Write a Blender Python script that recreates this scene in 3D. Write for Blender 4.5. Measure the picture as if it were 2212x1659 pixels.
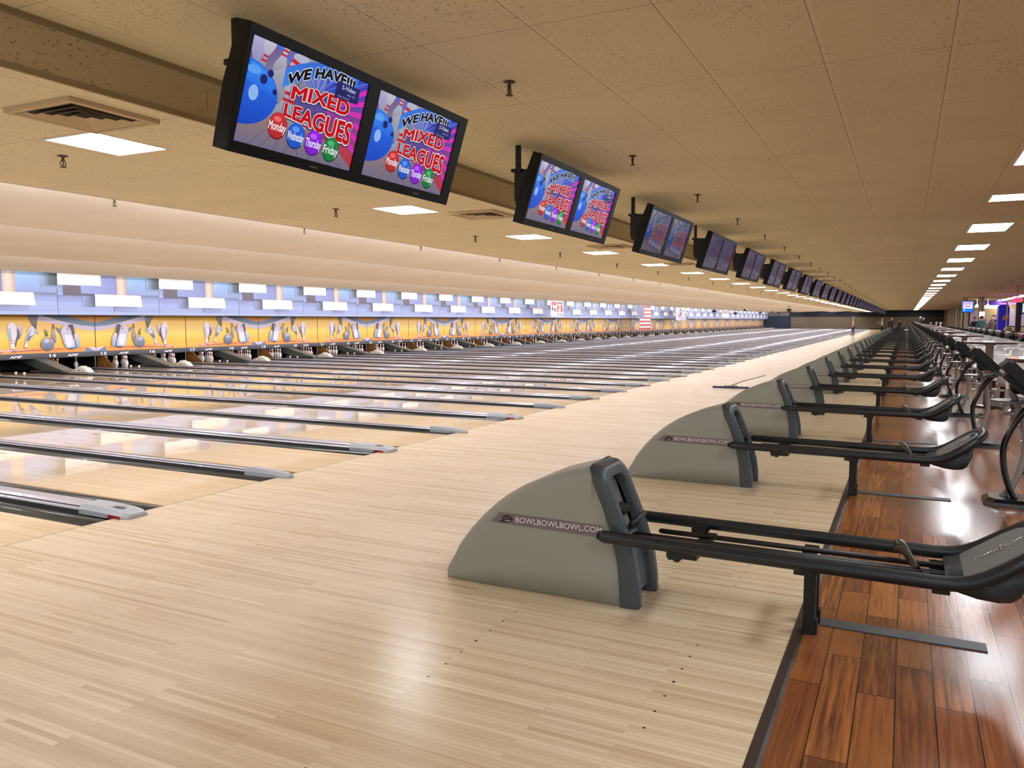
import bpy, bmesh, math, random
from mathutils import Vector, Matrix
for o in list(bpy.data.objects): bpy.data.objects.remove(o)
S = bpy.context.scene
COL = S.collection
random.seed(7)
PI = math.pi

# ------------------------------------------------------------------ camera, world, exposure
cam_d = bpy.data.cameras.new('camera'); cam = bpy.data.objects.new('camera', cam_d); COL.objects.link(cam)
FX, YAW, PITCH, ROLL = 1710.0, 0.461167, -0.08132, 0.0014287
cam_d.sensor_fit = 'HORIZONTAL'; cam_d.sensor_width = 36.0; cam_d.lens = FX/2212*36.0
cam_d.clip_start = 0.05; cam_d.clip_end = 400
_f = Vector((-math.sin(YAW)*math.cos(PITCH), math.cos(YAW)*math.cos(PITCH), math.sin(PITCH)))
_r = Vector((math.cos(YAW), math.sin(YAW), 0)); _u = _r.cross(_f)
_r2 = math.cos(ROLL)*_r + math.sin(ROLL)*_u; _u2 = -math.sin(ROLL)*_r + math.cos(ROLL)*_u
cam.matrix_world = Matrix((( _r2.x,_u2.x,-_f.x,5.3808),( _r2.y,_u2.y,-_f.y,0),( _r2.z,_u2.z,-_f.z,1.5235),(0,0,0,1)))
S.camera = cam
W = bpy.data.worlds.new('world'); S.world = W; W.use_nodes = True
W.node_tree.nodes['Background'].inputs[0].default_value = (0.93, 0.96, 1.0, 1)
W.node_tree.nodes['Background'].inputs[1].default_value = 1.0
S.view_settings.view_transform = 'Standard'; S.view_settings.look = 'None'
S.view_settings.exposure = 0.0; S.view_settings.gamma = 1.0; S.view_settings.use_curve_mapping = False
try:
    S.cycles.use_denoising = True; S.cycles.max_bounces = 9; S.cycles.diffuse_bounces = 6; S.cycles.glossy_bounces = 4
    S.cycles.sample_clamp_indirect = 4.0; S.cycles.caustics_reflective = False; S.cycles.caustics_refractive = False
except Exception: pass
LAMP_LEFT, LAMP_RIGHT, SLOT, SLOT_MURAL, SCREEN = 23.0, 26.0, 84.0, 16.0, .82

# ------------------------------------------------------------------ helpers
def lin(c, a=1.0):
    return tuple([(x/255.0/12.92 if x/255.0 <= .04045 else ((x/255.0+.055)/1.055)**2.4) for x in c]+[a])
MATS = {}
def mat(name, col, rough=.5, metal=0.0, spec=.5, coat=0.0, emit=None, es=0.0, noise=None, bump=None):
    """principled material; noise=(scale, amount) mottles the colour, bump=(scale, strength)"""
    if name in MATS: return MATS[name]
    m = bpy.data.materials.new(name); m.use_nodes = True; nt = m.node_tree; b = nt.nodes['Principled BSDF']
    b.inputs['Base Color'].default_value = lin(col); b.inputs['Roughness'].default_value = rough
    b.inputs['Metallic'].default_value = metal; b.inputs['Specular IOR Level'].default_value = spec
    b.inputs['Coat Weight'].default_value = coat
    if emit is not None:
        b.inputs['Emission Color'].default_value = lin(emit); b.inputs['Emission Strength'].default_value = es
    tc = None
    if noise or bump: tc = nt.nodes.new('ShaderNodeTexCoord')
    if noise:
        n = nt.nodes.new('ShaderNodeTexNoise'); n.inputs['Scale'].default_value = noise[0]; n.inputs['Detail'].default_value = 4
        nt.links.new(tc.outputs['Object'], n.inputs['Vector'])
        h = nt.nodes.new('ShaderNodeMix'); h.data_type = 'RGBA'
        a = lin(col); k = noise[1]
        h.inputs[6].default_value = tuple(max(0, x*(1-k)) for x in a[:3])+(1,); h.inputs[7].default_value = tuple(min(1, x*(1+k)) for x in a[:3])+(1,)
        nt.links.new(n.outputs['Fac'], h.inputs[0]); nt.links.new(h.outputs[2], b.inputs['Base Color'])
    if bump:
        n2 = nt.nodes.new('ShaderNodeTexNoise'); n2.inputs['Scale'].default_value = bump[0]
        nt.links.new(tc.outputs['Object'], n2.inputs['Vector'])
        bp = nt.nodes.new('ShaderNodeBump'); bp.inputs['Strength'].default_value = bump[1]; bp.inputs['Distance'].default_value = .002
        nt.links.new(n2.outputs['Fac'], bp.inputs['Height']); nt.links.new(bp.outputs[0], b.inputs['Normal'])
    MATS[name] = m; return m

class NT:
    """tiny node-tree writer"""
    def __init__(s, name):
        s.m = bpy.data.materials.new(name); s.m.use_nodes = True; s.t = s.m.node_tree; s.b = s.t.nodes['Principled BSDF']
        tc = s.t.nodes.new('ShaderNodeTexCoord'); s.obj = tc.outputs['Object']
        MATS[name] = s.m
    def n(s, kind, ins={}, **at):
        x = s.t.nodes.new(kind)
        for k, v in at.items(): setattr(x, k, v)
        for k, v in ins.items():
            if hasattr(v, 'links') or isinstance(v, bpy.types.NodeSocket): s.t.links.new(v, x.inputs[k])
            else: x.inputs[k].default_value = v
        return x
    def math(s, op, a, b=0.0, c=0.0):
        return s.n('ShaderNodeMath', {0: a, 1: b, 2: c}, operation=op).outputs[0]
    def mix(s, f, a, b, blend='MIX'):
        x = s.n('ShaderNodeMix', {}, data_type='RGBA', blend_type=blend)
        for k, v in ((0, f), (6, a), (7, b)):
            if isinstance(v, bpy.types.NodeSocket): s.t.links.new(v, x.inputs[k])
            else: x.inputs[k].default_value = v
        return x.outputs[2]
    def ramp(s, fac, stops):
        x = s.n('ShaderNodeValToRGB', {0: fac}); e = x.color_ramp.elements
        while len(e) < len(stops): e.new(.5)
        for i, (p, c) in enumerate(stops): e[i].position = p; e[i].color = c
        return x.outputs[0]
    def set(s, k, v):
        if isinstance(v, bpy.types.NodeSocket): s.t.links.new(v, s.b.inputs[k])
        else: s.b.inputs[k].default_value = v

def boards(name, cols, bw, rh, rough, along='X', line=(60, 45, 30), linew=.0006, seam=None, coat=0.0, noise_amt=.25, lineamt=.35):
    t = NT(name)
    v = t.obj
    if along == 'Y':
        v = t.n('ShaderNodeMapping', {0: v, 'Rotation': (0, 0, -PI/2)}).outputs[0]
    br = t.n('ShaderNodeTexBrick', {'Vector': v, 'Color1': (0, 0, 0, 1), 'Color2': (1, 1, 1, 1), 'Mortar': (.5, .5, .5, 1), 'Scale': 1.0,
        'Mortar Size': linew, 'Mortar Smooth': .2, 'Bias': 0.0, 'Brick Width': bw, 'Row Height': rh}, offset=.37, offset_frequency=2, squash=1.0)
    st = t.n('ShaderNodeMapping', {0: v, 'Scale': (1.2, 34, 1)}).outputs[0]
    ns = t.n('ShaderNodeTexNoise', {'Vector': st, 'Scale': 1.5, 'Detail': 5, 'Roughness': .6})
    f = t.math('ADD', t.math('MULTIPLY', br.outputs['Color'], 1-noise_amt), t.math('MULTIPLY', ns.outputs['Fac'], noise_amt))
    c = t.ramp(f, [(i/(len(cols)-1)*.8+.1, lin(q)) for i, q in enumerate(cols)])
    c = t.mix(t.math('MULTIPLY', br.outputs['Fac'], lineamt), c, lin(line))
    if seam:
        sx = t.n('ShaderNodeSeparateXYZ', {0: t.obj}); y = sx.outputs[1]
        md = t.math('MODULO', t.math('ADD', y, 200.0), seam)
        c = t.mix(t.math('MULTIPLY', t.math('LESS_THAN', md, .003), .5), c, lin(line))
    t.set('Base Color', c); t.set('Roughness', rough); t.set('Coat Weight', coat); t.set('Coat Roughness', .01 if along == 'X' else .12)
    return t.m

def tiles(name, col, ox, oy, sx=.6875, sy=1.3745, speck=1.0, line=.72, rise=False):
    """acoustic ceiling tile: thin joints, small fissures"""
    t = NT(name); s = t.n('ShaderNodeSeparateXYZ', {0: t.obj}); x, y, z = s.outputs
    c = lin(col)
    m = t.n('ShaderNodeTexNoise', {'Vector': t.obj, 'Scale': .9, 'Detail': 3})
    base = t.mix(m.outputs['Fac'], tuple(q*.9 for q in c[:3])+(1,), tuple(min(1, q*1.08) for q in c[:3])+(1,))
    def grid(v, o, w, th):
        a = t.math('MODULO', t.math('ADD', v, 400*w-o+th/2), w); return t.math('LESS_THAN', a, th)
    gx = grid(z if rise else x, ox, sx if not rise else 5.0, .006); gy = grid(y, oy, sy, .006)
    ln = t.n('ShaderNodeTexNoise', {'Vector': t.obj, 'Scale': 1.7, 'Detail': 2})
    g = t.math('MULTIPLY', t.math('MAXIMUM', gx, t.math('MULTIPLY', gy, t.math('GREATER_THAN', ln.outputs['Fac'], .40))), line)
    # light face of the tee bar on one side of the joint
    bar = t.math('MULTIPLY', grid(z if rise else x, ox+.014, sx if not rise else 5.0, .022), .22)
    base = t.mix(bar, base, tuple(min(1, q*1.25) for q in c[:3])+(1,))
    mp = t.n('ShaderNodeMapping', {0: t.obj, 'Scale': (1.0, .62, 1.0), 'Rotation': (0, 0, .5)}).outputs[0]
    wr = t.n('ShaderNodeTexNoise', {'Vector': mp, 'Scale': 40.0, 'Detail': 1})
    mp2 = t.mix(.035, mp, wr.outputs['Color'], 'ADD')
    vo = t.n('ShaderNodeTexVoronoi', {'Vector': mp2, 'Scale': 44.0, 'Randomness': 1.0})
    dens = t.n('ShaderNodeTexNoise', {'Vector': t.obj, 'Scale': 1.3, 'Detail': 1})
    thr = t.math('MULTIPLY', dens.outputs['Fac'], .42)
    sp = t.math('MULTIPLY', t.math('LESS_THAN', vo.outputs['Distance'], thr), .5*speck)
    dk = tuple(q*.28 for q in c[:3])+(1,)
    base = t.mix(sp, base, dk); base = t.mix(g, base, dk)
    t.set('Base Color', base); t.set('Roughness', .92); t.set('Specular IOR Level', .15)
    return t.m

class MB:
    """mesh builder with material slots"""
    def __init__(s): s.v = []; s.f = []; s.mi = []; s.sm = []; s.m = 0; s.smooth = False
    def add(s, vs, fs, smooth=None):
        o = len(s.v); s.v += [tuple(v) for v in vs]
        for f in fs: s.f.append([i+o for i in f]); s.mi.append(s.m); s.sm.append(s.smooth if smooth is None else smooth)
        return s
    def box(s, x0, x1, y0, y1, z0, z1):
        return s.add([(x0,y0,z0),(x1,y0,z0),(x1,y1,z0),(x0,y1,z0),(x0,y0,z1),(x1,y0,z1),(x1,y1,z1),(x0,y1,z1)],
            [(0,3,2,1),(4,5,6,7),(0,1,5,4),(1,2,6,5),(2,3,7,6),(3,0,4,7)], False)
    def obox(s, c, ax, ay, az, hx, hy, hz):
        c, ax, ay, az = Vector(c), Vector(ax).normalized(), Vector(ay).normalized(), Vector(az).normalized()
        vs = [c+ax*hx*a+ay*hy*b+az*hz*d for d in (-1, 1) for a, b in ((-1,-1),(1,-1),(1,1),(-1,1))]
        return s.add(vs, [(0,3,2,1),(4,5,6,7),(0,1,5,4),(1,2,6,5),(2,3,7,6),(3,0,4,7)], False)
    def bbox(s, x0, x1, y0, y1, z0, z1, r=.01):
        """box with chamfered vertical and top edges"""
        pts = [(x0+r,y0),(x1-r,y0),(x1,y0+r),(x1,y1-r),(x1-r,y1),(x0+r,y1),(x0,y1-r),(x0,y0+r)]
        cx, cy = (x0+x1)/2, (y0+y1)/2
        def ring(z, k): return [(cx+(p[0]-cx)*(1-k/max(1e-6,(x1-x0)/2)), cy+(p[1]-cy)*(1-k/max(1e-6,(y1-y0)/2)), z) for p in pts]
        return s.loft([ring(z0, 0), ring(z1-r, 0), ring(z1, r)], True, True)
    def loft(s, rings, closed=True, caps=True, smooth=None):
        n = len(rings[0]); vs = [p for r in rings for p in r]; fs = []
        for i in range(len(rings)-1):
            for j in range(n if closed else n-1):
                k = (j+1) % n; fs.append((i*n+j, i*n+k, (i+1)*n+k, (i+1)*n+j))
        if caps: fs += [tuple(reversed(range(n))), tuple(range((len(rings)-1)*n, len(rings)*n))]
        return s.add(vs, fs, smooth)
    def tube(s, path, r, n=10, caps=True, up=None):
        P = [Vector(p) for p in path]; rings = []; prev = None
        R = r if isinstance(r, (list, tuple)) else [r]*len(P)
        for i, p in enumerate(P):
            d = (P[min(i+1, len(P)-1)]-P[max(i-1, 0)]).normalized()
            if prev is None:
                a = Vector((0,0,1)) if abs(d.z) < .9 else Vector((1,0,0)); a = (a-d*a.dot(d)).normalized()
            else: a = (prev-d*prev.dot(d)).normalized()
            prev = a; b = d.cross(a)
            rings.append([tuple(p+(a*math.cos(2*PI*k/n)+b*math.sin(2*PI*k/n))*R[i]) for k in range(n)])
        return s.loft(rings, True, caps, True)
    def lathe(s, prof, c=(0,0,0), n=16, smooth=True, axis='z'):
        rings = []
        for r, z in prof:
            rg = []
            for k in range(n):
                a = 2*PI*k/n; x, y = r*math.cos(a), r*math.sin(a)
                rg.append((c[0]+x, c[1]+y, c[2]+z) if axis == 'z' else ((c[0]+z, c[1]+x, c[2]+y) if axis == 'x' else (c[0]+y, c[1]+z, c[2]+x)))
            rings.append(rg)
        return s.loft(rings, True, True, smooth)
    def prism(s, prof, a0, a1, axis='y', smooth=False):
        """profile of (p,q) pairs extruded along axis: y -> (x,z), x -> (y,z), z -> (x,y)"""
        def P(p, q, a): return (p, a, q) if axis == 'y' else ((a, p, q) if axis == 'x' else (p, q, a))
        return s.loft([[P(p, q, a0) for p, q in prof], [P(p, q, a1) for p, q in prof]], True, True, smooth)
    def mesh(s, name, mats):
        me = bpy.data.meshes.new(name); me.from_pydata(s.v, [], s.f)
        for m in mats: me.materials.append(m)
        me.polygons.foreach_set('material_index', s.mi); me.polygons.foreach_set('use_smooth', s.sm)
        bm = bmesh.new(); bm.from_mesh(me); bmesh.ops.recalc_face_normals(bm, faces=bm.faces); bm.to_mesh(me); bm.free()
        me.update(); return me

def obj(name, mb, mats, parent=None, loc=(0,0,0), rz=0.0):
    if not isinstance(mats, (list, tuple)): mats = [mats]
    me = mb if isinstance(mb, bpy.types.Mesh) else mb.mesh(name, mats)
    o = bpy.data.objects.new(name, me); COL.objects.link(o); o.location = loc; o.rotation_euler = (0, 0, rz)
    if parent: o.parent = parent
    return o
def tag(o, label=None, cat=None, group=None, kind=None):
    if label: o['label'] = label
    if cat: o['category'] = cat
    if group: o['group'] = group
    if kind: o['kind'] = kind
    return o
def thing(name, label, cat, loc=(0,0,0), rz=0.0, group=None):
    o = bpy.data.objects.new(name, None); COL.objects.link(o); o.location = loc; o.rotation_euler = (0,0,rz); o.empty_display_size = .1
    return tag(o, label, cat, group)
def struct(name, mb, mats, loc=(0,0,0)): return tag(obj(name, mb, mats, None, loc), kind='structure')
KIDS = {}
def copy_tree(o, parent=None):
    c = o.copy(); COL.objects.link(c)
    if parent: c.parent = parent
    for k in list(o.children): copy_tree(k, c)
    return c
def dup(o, loc, label, rz=None):
    c = copy_tree(o); c.location = loc
    if rz is not None: c.rotation_euler = (0,0,rz)
    c['label'] = label; return c
ONES = ['zeroth','first','second','third','fourth','fifth','sixth','seventh','eighth','ninth','tenth','eleventh','twelfth','thirteenth','fourteenth','fifteenth','sixteenth','seventeenth','eighteenth','nineteenth']
TENS = {20:('twentieth','twenty'),30:('thirtieth','thirty'),40:('fortieth','forty'),50:('fiftieth','fifty'),60:('sixtieth','sixty')}
def nth(i):
    if i < 20: return ONES[i]
    t = i//10*10; return TENS[t][0] if i == t else TENS[t][1]+'-'+ONES[i-t]
def nearest(i): return 'nearest' if i == 1 else nth(i)+' nearest'

# coloured flat artwork: one mesh, vertex colours, layers stacked by a hair
def artmat(name, es=0.0, rough=.45, base=1.0):
    t = NT(name); a = t.n('ShaderNodeVertexColor', {}, layer_name='Col')
    t.set('Roughness', rough)
    if es:
        t.set('Base Color', (.01,.01,.012,1)); t.set('Emission Color', a.outputs[0]); t.set('Emission Strength', es); t.set('Specular IOR Level', .25)
    else: t.set('Base Color', a.outputs[0])
    return t.m
TXT = {}; NV = {}
def text_tris(s, bold=0.0, shear=0.0):
    key = (s, bold, shear)
    if key in TXT: return TXT[key]
    cu = bpy.data.curves.new('t', 'FONT'); cu.body = s; cu.size = 1.0; cu.resolution_u = 3; cu.shear = shear
    o = bpy.data.objects.new('t', cu); COL.objects.link(o); dg = bpy.context.evaluated_depsgraph_get(); dg.update()
    me = bpy.data.meshes.new_from_object(o.evaluated_get(dg))
    vs = [(v.co.x, v.co.y) for v in me.vertices]; fs = [tuple(p.vertices) for p in me.polygons]
    bpy.data.objects.remove(o); bpy.data.curves.remove(cu); bpy.data.meshes.remove(me)
    if bold:                                                   # thicken by stacking shifted copies
        v0, f0 = list(vs), list(fs)
        for k in range(8):
            dx, dy = bold*math.cos(k*PI/4), bold*math.sin(k*PI/4); o_ = len(vs)
            vs += [(x+dx, y+dy) for x, y in v0]; fs += [tuple(i+o_ for i in f) for f in f0]
    xs = [v[0] for v in vs]; w = (min(xs), max(xs)) if xs else (0, 1)
    TXT[key] = (vs, fs, w); NV[key] = len(vs)//9 if bold else max(1, len(vs)); return TXT[key]
class Art:
    def __init__(s, fn, eps=.0012, copy_gap=.0002): s.fn = fn; s.eps = eps; s.gap = copy_gap; s.v = []; s.f = []; s.c = []; s.L = 0
    def poly(s, pts, c1, c2=None, layer=True):
        if layer: s.L += 1
        vs = [p[1] for p in pts]; lo, hi = min(vs), max(vs); o = len(s.v)
        for p in pts:
            s.v.append(s.fn(p[0], p[1], s.L*s.eps)); t = 0 if not c2 else (hi-p[1])/max(1e-6, hi-lo)
            a, b = lin(c1), lin(c2 or c1); s.c.append(tuple(a[i]*(1-t)+b[i]*t for i in range(4)))
        s.f.append(list(range(o, o+len(pts)))); return s
    def grad(s, u0, u1, v0, v1, tl, tr, bl, br):
        s.L += 1; o = len(s.v)
        for (u, v, c) in ((u0,v0,bl),(u1,v0,br),(u1,v1,tr),(u0,v1,tl)): s.v.append(s.fn(u, v, s.L*s.eps)); s.c.append(lin(c))
        s.f.append([o,o+1,o+2,o+3]); return s
    def ell(s, cx, cy, rx, ry, c1, c2=None, n=22): return s.poly([(cx+rx*math.cos(2*PI*i/n), cy+ry*math.sin(2*PI*i/n)) for i in range(n)], c1, c2)
    def text(s, st, u0, v0, w, h, col, bold=0.0, curve=None, shear=0.0, jet=True):
        """text fitted to width w, cap height h, baseline start (u0,v0); curve(u)->(dv, hscale)"""
        if jet: s.L += 1
        vs, fs, (a, b) = text_tris(st, bold, shear); o = len(s.v)
        n0 = NV[(st, bold, shear)]
        for q, (x, y) in enumerate(vs):
            u = u0+(x-a)/(b-a)*w; k = (y/.69)*h; dv, hs = curve((x-a)/(b-a)) if curve else (0, 1)
            s.v.append(s.fn(u, v0+dv+k*hs, s.L*s.eps+(q//n0)*s.gap)); s.c.append(lin(col))
        for f in fs: s.f.append([i+o for i in f])
        return s
    def obj(s, name, m, parent=None, loc=(0,0,0)):
        me = bpy.data.meshes.new(name); me.from_pydata(s.v, [], s.f); at = me.color_attributes.new('Col', 'FLOAT_COLOR', 'POINT')
        at.data.foreach_set('color', [q for c in s.c for q in c]); me.materials.append(m); me.update()
        o = bpy.data.objects.new(name, me); COL.objects.link(o); o.location = loc
        if parent: o.parent = parent
        return o

# ------------------------------------------------------------------ layout numbers (metres)
P = 3.4; J0, J1 = -1, 40
def WY(j): return 4.09+P*j
def NY(j): return 5.785+P*j
YEND = 142.3; YBACK = -7.0; XLEFT = -19.4; XRIGHT = 19.0
XM = -16.75; XU = -16.1; ZHI = 3.103; ZLO = 2.8
E_ = [(-2.268,2.8), (-5.81,2.8), (-11.1,2.8), (-15.1,2.75)]

# ------------------------------------------------------------------ materials
m_appr = boards('approach_wood', [(206,182,146),(228,210,178),(237,221,190),(220,199,163),(243,229,200)], .9, .0262, .24, line=(120,90,60), linew=.0007, seam=1.13, coat=.0, lineamt=.55)
m_lane = boards('lane_wood', [(226,202,166),(236,214,180),(241,222,190),(231,207,172)], 1.4, .0262, .012, line=(150,115,80), linew=.0004, coat=.3, lineamt=.3)
m_conc = boards('concourse_wood', [(62,36,24),(122,72,44),(156,96,52),(98,58,40),(180,114,60),(80,48,36)], .95, .142, .2, along='Y', line=(25,14,10), linew=.0026, coat=.1, noise_amt=.55, lineamt=.95)
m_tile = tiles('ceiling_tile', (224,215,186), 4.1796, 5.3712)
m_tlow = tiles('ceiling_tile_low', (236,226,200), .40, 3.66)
m_trise = tiles('ceiling_tile_riser', (192,176,140), 0, 2.5, speck=1.3, rise=True)  # darker copy of the tile; shade on the riser put into its colour
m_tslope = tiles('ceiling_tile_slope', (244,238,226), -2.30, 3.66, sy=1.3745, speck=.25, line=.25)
m_black = mat('black_plastic', (14,14,16), .45)
m_trimb = mat('dark_brown_rubber', (52,38,34), .5, noise=(30,.2))
m_metal = mat('angle_metal', (150,132,100), .5)
m_dark = mat('pit_black', (9,8,9), .8)
m_white = mat('white_paint', (228,226,222), .45)
m_navy = mat('navy_wall', (40,52,74), .7, noise=(2,.15))
m_grey = mat('taupe_wall', (112,104,88), .8, noise=(1.2,.06))
m_navyd = mat('dark_navy_band', (22,30,44), .7, noise=(3,.3))
m_gutter = mat('gutter_grey', (82,84,80), .28, coat=.3)
m_cap = mat('capping_silver', (196,200,214), .22, metal=.35, coat=.4)
m_capd = mat('capping_groove', (58,58,60), .5)
m_endcap = mat('end_cap_grey', (168,176,186), .4)
m_red = mat('red_marker', (150,14,18), .35)
m_art = artmat('printed_art'); m_print = artmat('printed_label', rough=.35)
m_screen = artmat('lit_screen', es=SCREEN, rough=.12)
m_lamp = mat('lamp_diffuser', (250,250,250), .5, emit=(252,253,255), es=LAMP_LEFT)
m_lampr = mat('lamp_diffuser_right', (250,250,250), .5, emit=(246,249,255), es=LAMP_RIGHT)
m_tube = mat('fluorescent_tube', (250,250,250), .5, emit=(248,244,255), es=SLOT)
m_tube2 = mat('fluorescent_tube_mural', (250,250,250), .5, emit=(240,245,255), es=SLOT_MURAL)

# ------------------------------------------------------------------ setting: floors
mb = MB(); mb.box(0, 4.935, YBACK, YEND, -.06, 0)
mb.m = 1
for j in range(J0, J1+1):
    for yc in (NY(j-1)+.81, WY(j)+.885):
        for X, big in ((4.557, 1), (3.605, 1)):
            for i in range(-3, 4):
                r = .0085 if i == 0 else .0065
                mb.add([(X+r*math.cos(a*PI/4), yc+i*.1405+r*math.sin(a*PI/4), .0006) for a in range(8)], [tuple(range(8))])
struct('floor', mb, [m_appr, mat('dot_brown', (38,26,20), .5)])
mb = MB(); mb.box(4.985, XRIGHT, YBACK, YEND, -.06, -.002); struct('floor', mb, m_conc)
mb = MB(); mb.box(XLEFT, -.001, YBACK, YEND, -.26, -.2); struct('floor', mb, m_dark)
mb = MB(); mb.prism([(4.935,-.05),(4.935,.002),(4.945,.006),(4.975,.005),(4.988,-.001),(4.988,-.05)], YBACK, YEND); struct('trim_1', mb, m_trimb)
mb = MB(); mb.box(-.004, .0, YBACK, YEND, -.2, .0007); struct('trim_2', mb, mat('foul_line', (70,52,38), .4))

# ------------------------------------------------------------------ setting: ceilings
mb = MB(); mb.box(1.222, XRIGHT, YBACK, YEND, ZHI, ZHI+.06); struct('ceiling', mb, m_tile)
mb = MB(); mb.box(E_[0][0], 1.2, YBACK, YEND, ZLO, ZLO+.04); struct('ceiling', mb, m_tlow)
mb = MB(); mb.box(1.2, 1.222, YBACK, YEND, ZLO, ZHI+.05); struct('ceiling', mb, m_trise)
mb = MB(); mb.box(1.222, 1.228, YBACK, YEND, ZLO-.002, ZLO+.03); mb.box(1.222, 1.228, YBACK, YEND, ZHI-.03, ZHI); mb.box(1.222,1.25,YBACK,YEND,ZHI-.003,ZHI); struct('trim_3', mb, m_metal)
# sawtooth ceiling above the lanes: three sloping runs, a light slot behind every edge
for i in range(3):
    (xa, za), (xb, zb) = E_[i], E_[i+1]
    mb = MB(); xs = xa-.02
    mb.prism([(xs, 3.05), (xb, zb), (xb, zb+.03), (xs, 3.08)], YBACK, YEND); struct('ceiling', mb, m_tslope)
    mb = MB(); mb.box(xa-.02, xa, YBACK, YEND, za, 3.09); struct('ceiling', mb, m_white)
    mb = MB(); mb.box(xa-.004, xa+.03, YBACK, YEND, za-.003, za+.001); struct('trim_%d' % (4+i), mb, m_white)
mb = MB(); mb.box(E_[3][0]-.02, E_[3][0], YBACK, YEND, E_[3][1], 3.09); mb.box(XLEFT, E_[3][0], YBACK, YEND, 3.09, 3.13); struct('ceiling', mb, m_white)

# ------------------------------------------------------------------ setting: walls
mb = MB(); mb.box(XLEFT-.1, XLEFT, YBACK, YEND, -.3, 3.2); struct('wall_left', mb, m_dark)
mb = MB(); mb.box(XLEFT, XRIGHT, YEND, YEND+.1, -.3, 3.2); mb.m = 1; mb.box(-12.3, 7.4, YEND-.02, YEND, .0, 2.02)
mb.m = 2; mb.box(-12.6, 10.6, YEND-.05, YEND, 2.05, 3.1); mb.box(-12.6, -12.3, YEND-.04, YEND, 0, 2.8)
mb.m = 3; mb.box(XLEFT, -12.6, YEND-.04, YEND, 2.2, 2.8); mb.m = 4; mb.box(7.4, 10.6, YEND-.03, YEND, .0, 2.05)
struct('wall_front', mb, [m_navy, m_grey, m_navyd, mat('grey_soffit', (130,126,118), .8), mat('dark_brown_panel', (58,50,50), .7, noise=(1,.3))])
mb = MB(); mb.box(-.4, 3.2, YEND-.09, YEND-.02, 0, .14); struct('baseboard_front', mb, m_dark)

# ------------------------------------------------------------------ lanes
def gutter_mb(y0, y1, x0=-16.15, x1=0.0):
    m = MB(); m.smooth = True; n = 8; c = (y0+y1)/2; r = (y1-y0)/2
    for xa, xb in ((x0, x1),):
        pts = [(c+r*math.cos(PI+PI*i/n), -.012+.085*math.sin(PI+PI*i/n)) for i in range(n+1)]
        low = [(q[0], q[1]-.006) for q in reversed(pts)]
        m.prism(pts+low, xa, xb, axis='x', smooth=True)
    return m
def lane_mesh():
    m = MB(); m.box(-17.9, -.004, -.54, .54, -.05, 0)
    m.m = 1
    for i in range(-3, 4):                                      # arrows, pointing away from the bowler
        X = -4.6-.62*(3-abs(i))/3*2.2+.9; y = i*.135
        m.add([(X, y-.02, .0006), (X, y+.02, .0006), (X-.15, y, .0006)], [(0,1,2)])
    for i in (-4,-3,-2,-1,1,2,3,4):
        X = -2.2; y = i*.11; r = .007
        m.add([(X+r*1.6*math.cos(a*PI/4), y+r*math.sin(a*PI/4), .0006) for a in range(8)], [tuple(range(8))])
    m.m = 2; m.box(-17.9, -16.3, -.54, .54, .0, .001)
    return m
lane_me = lane_mesh().mesh('lane_bed', [m_lane, mat('arrow_brown', (70,44,26), .4), mat('pin_deck', (150,130,104), .15)])
LN = lambda j, odd: 7+2*j+(0 if odd else 1)
def make_lane(j, odd):
    yc = (NY(j-1)+.257+.54) if odd else (NY(j)-.257-.54)
    t = thing('bowling_lane', 'glossy pale maple bowling lane running to number %d on the masking' % LN(j, odd), 'bowling lane', (0, yc, 0), 0, 'bowling lanes side by side')
    obj('lane_bed', lane_me, [], t)
    a, b = (.205, .235) if odd else (.235, .205)
    obj('gutter', GM[(odd, 0)], [], t); obj('gutter', GM[(odd, 1)], [], t)
    return t
GM = {}
for odd in (True, False):
    a, b = (.205, .235) if odd else (.235, .205)
    GM[(odd,0)] = gutter_mb(-.54-a, -.54).mesh('gutter', [m_gutter]); GM[(odd,1)] = gutter_mb(.54, .54+b).mesh('gutter', [m_gutter])
for j in range(J0, J1+1):
    make_lane(j, True); make_lane(j, False)

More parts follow.
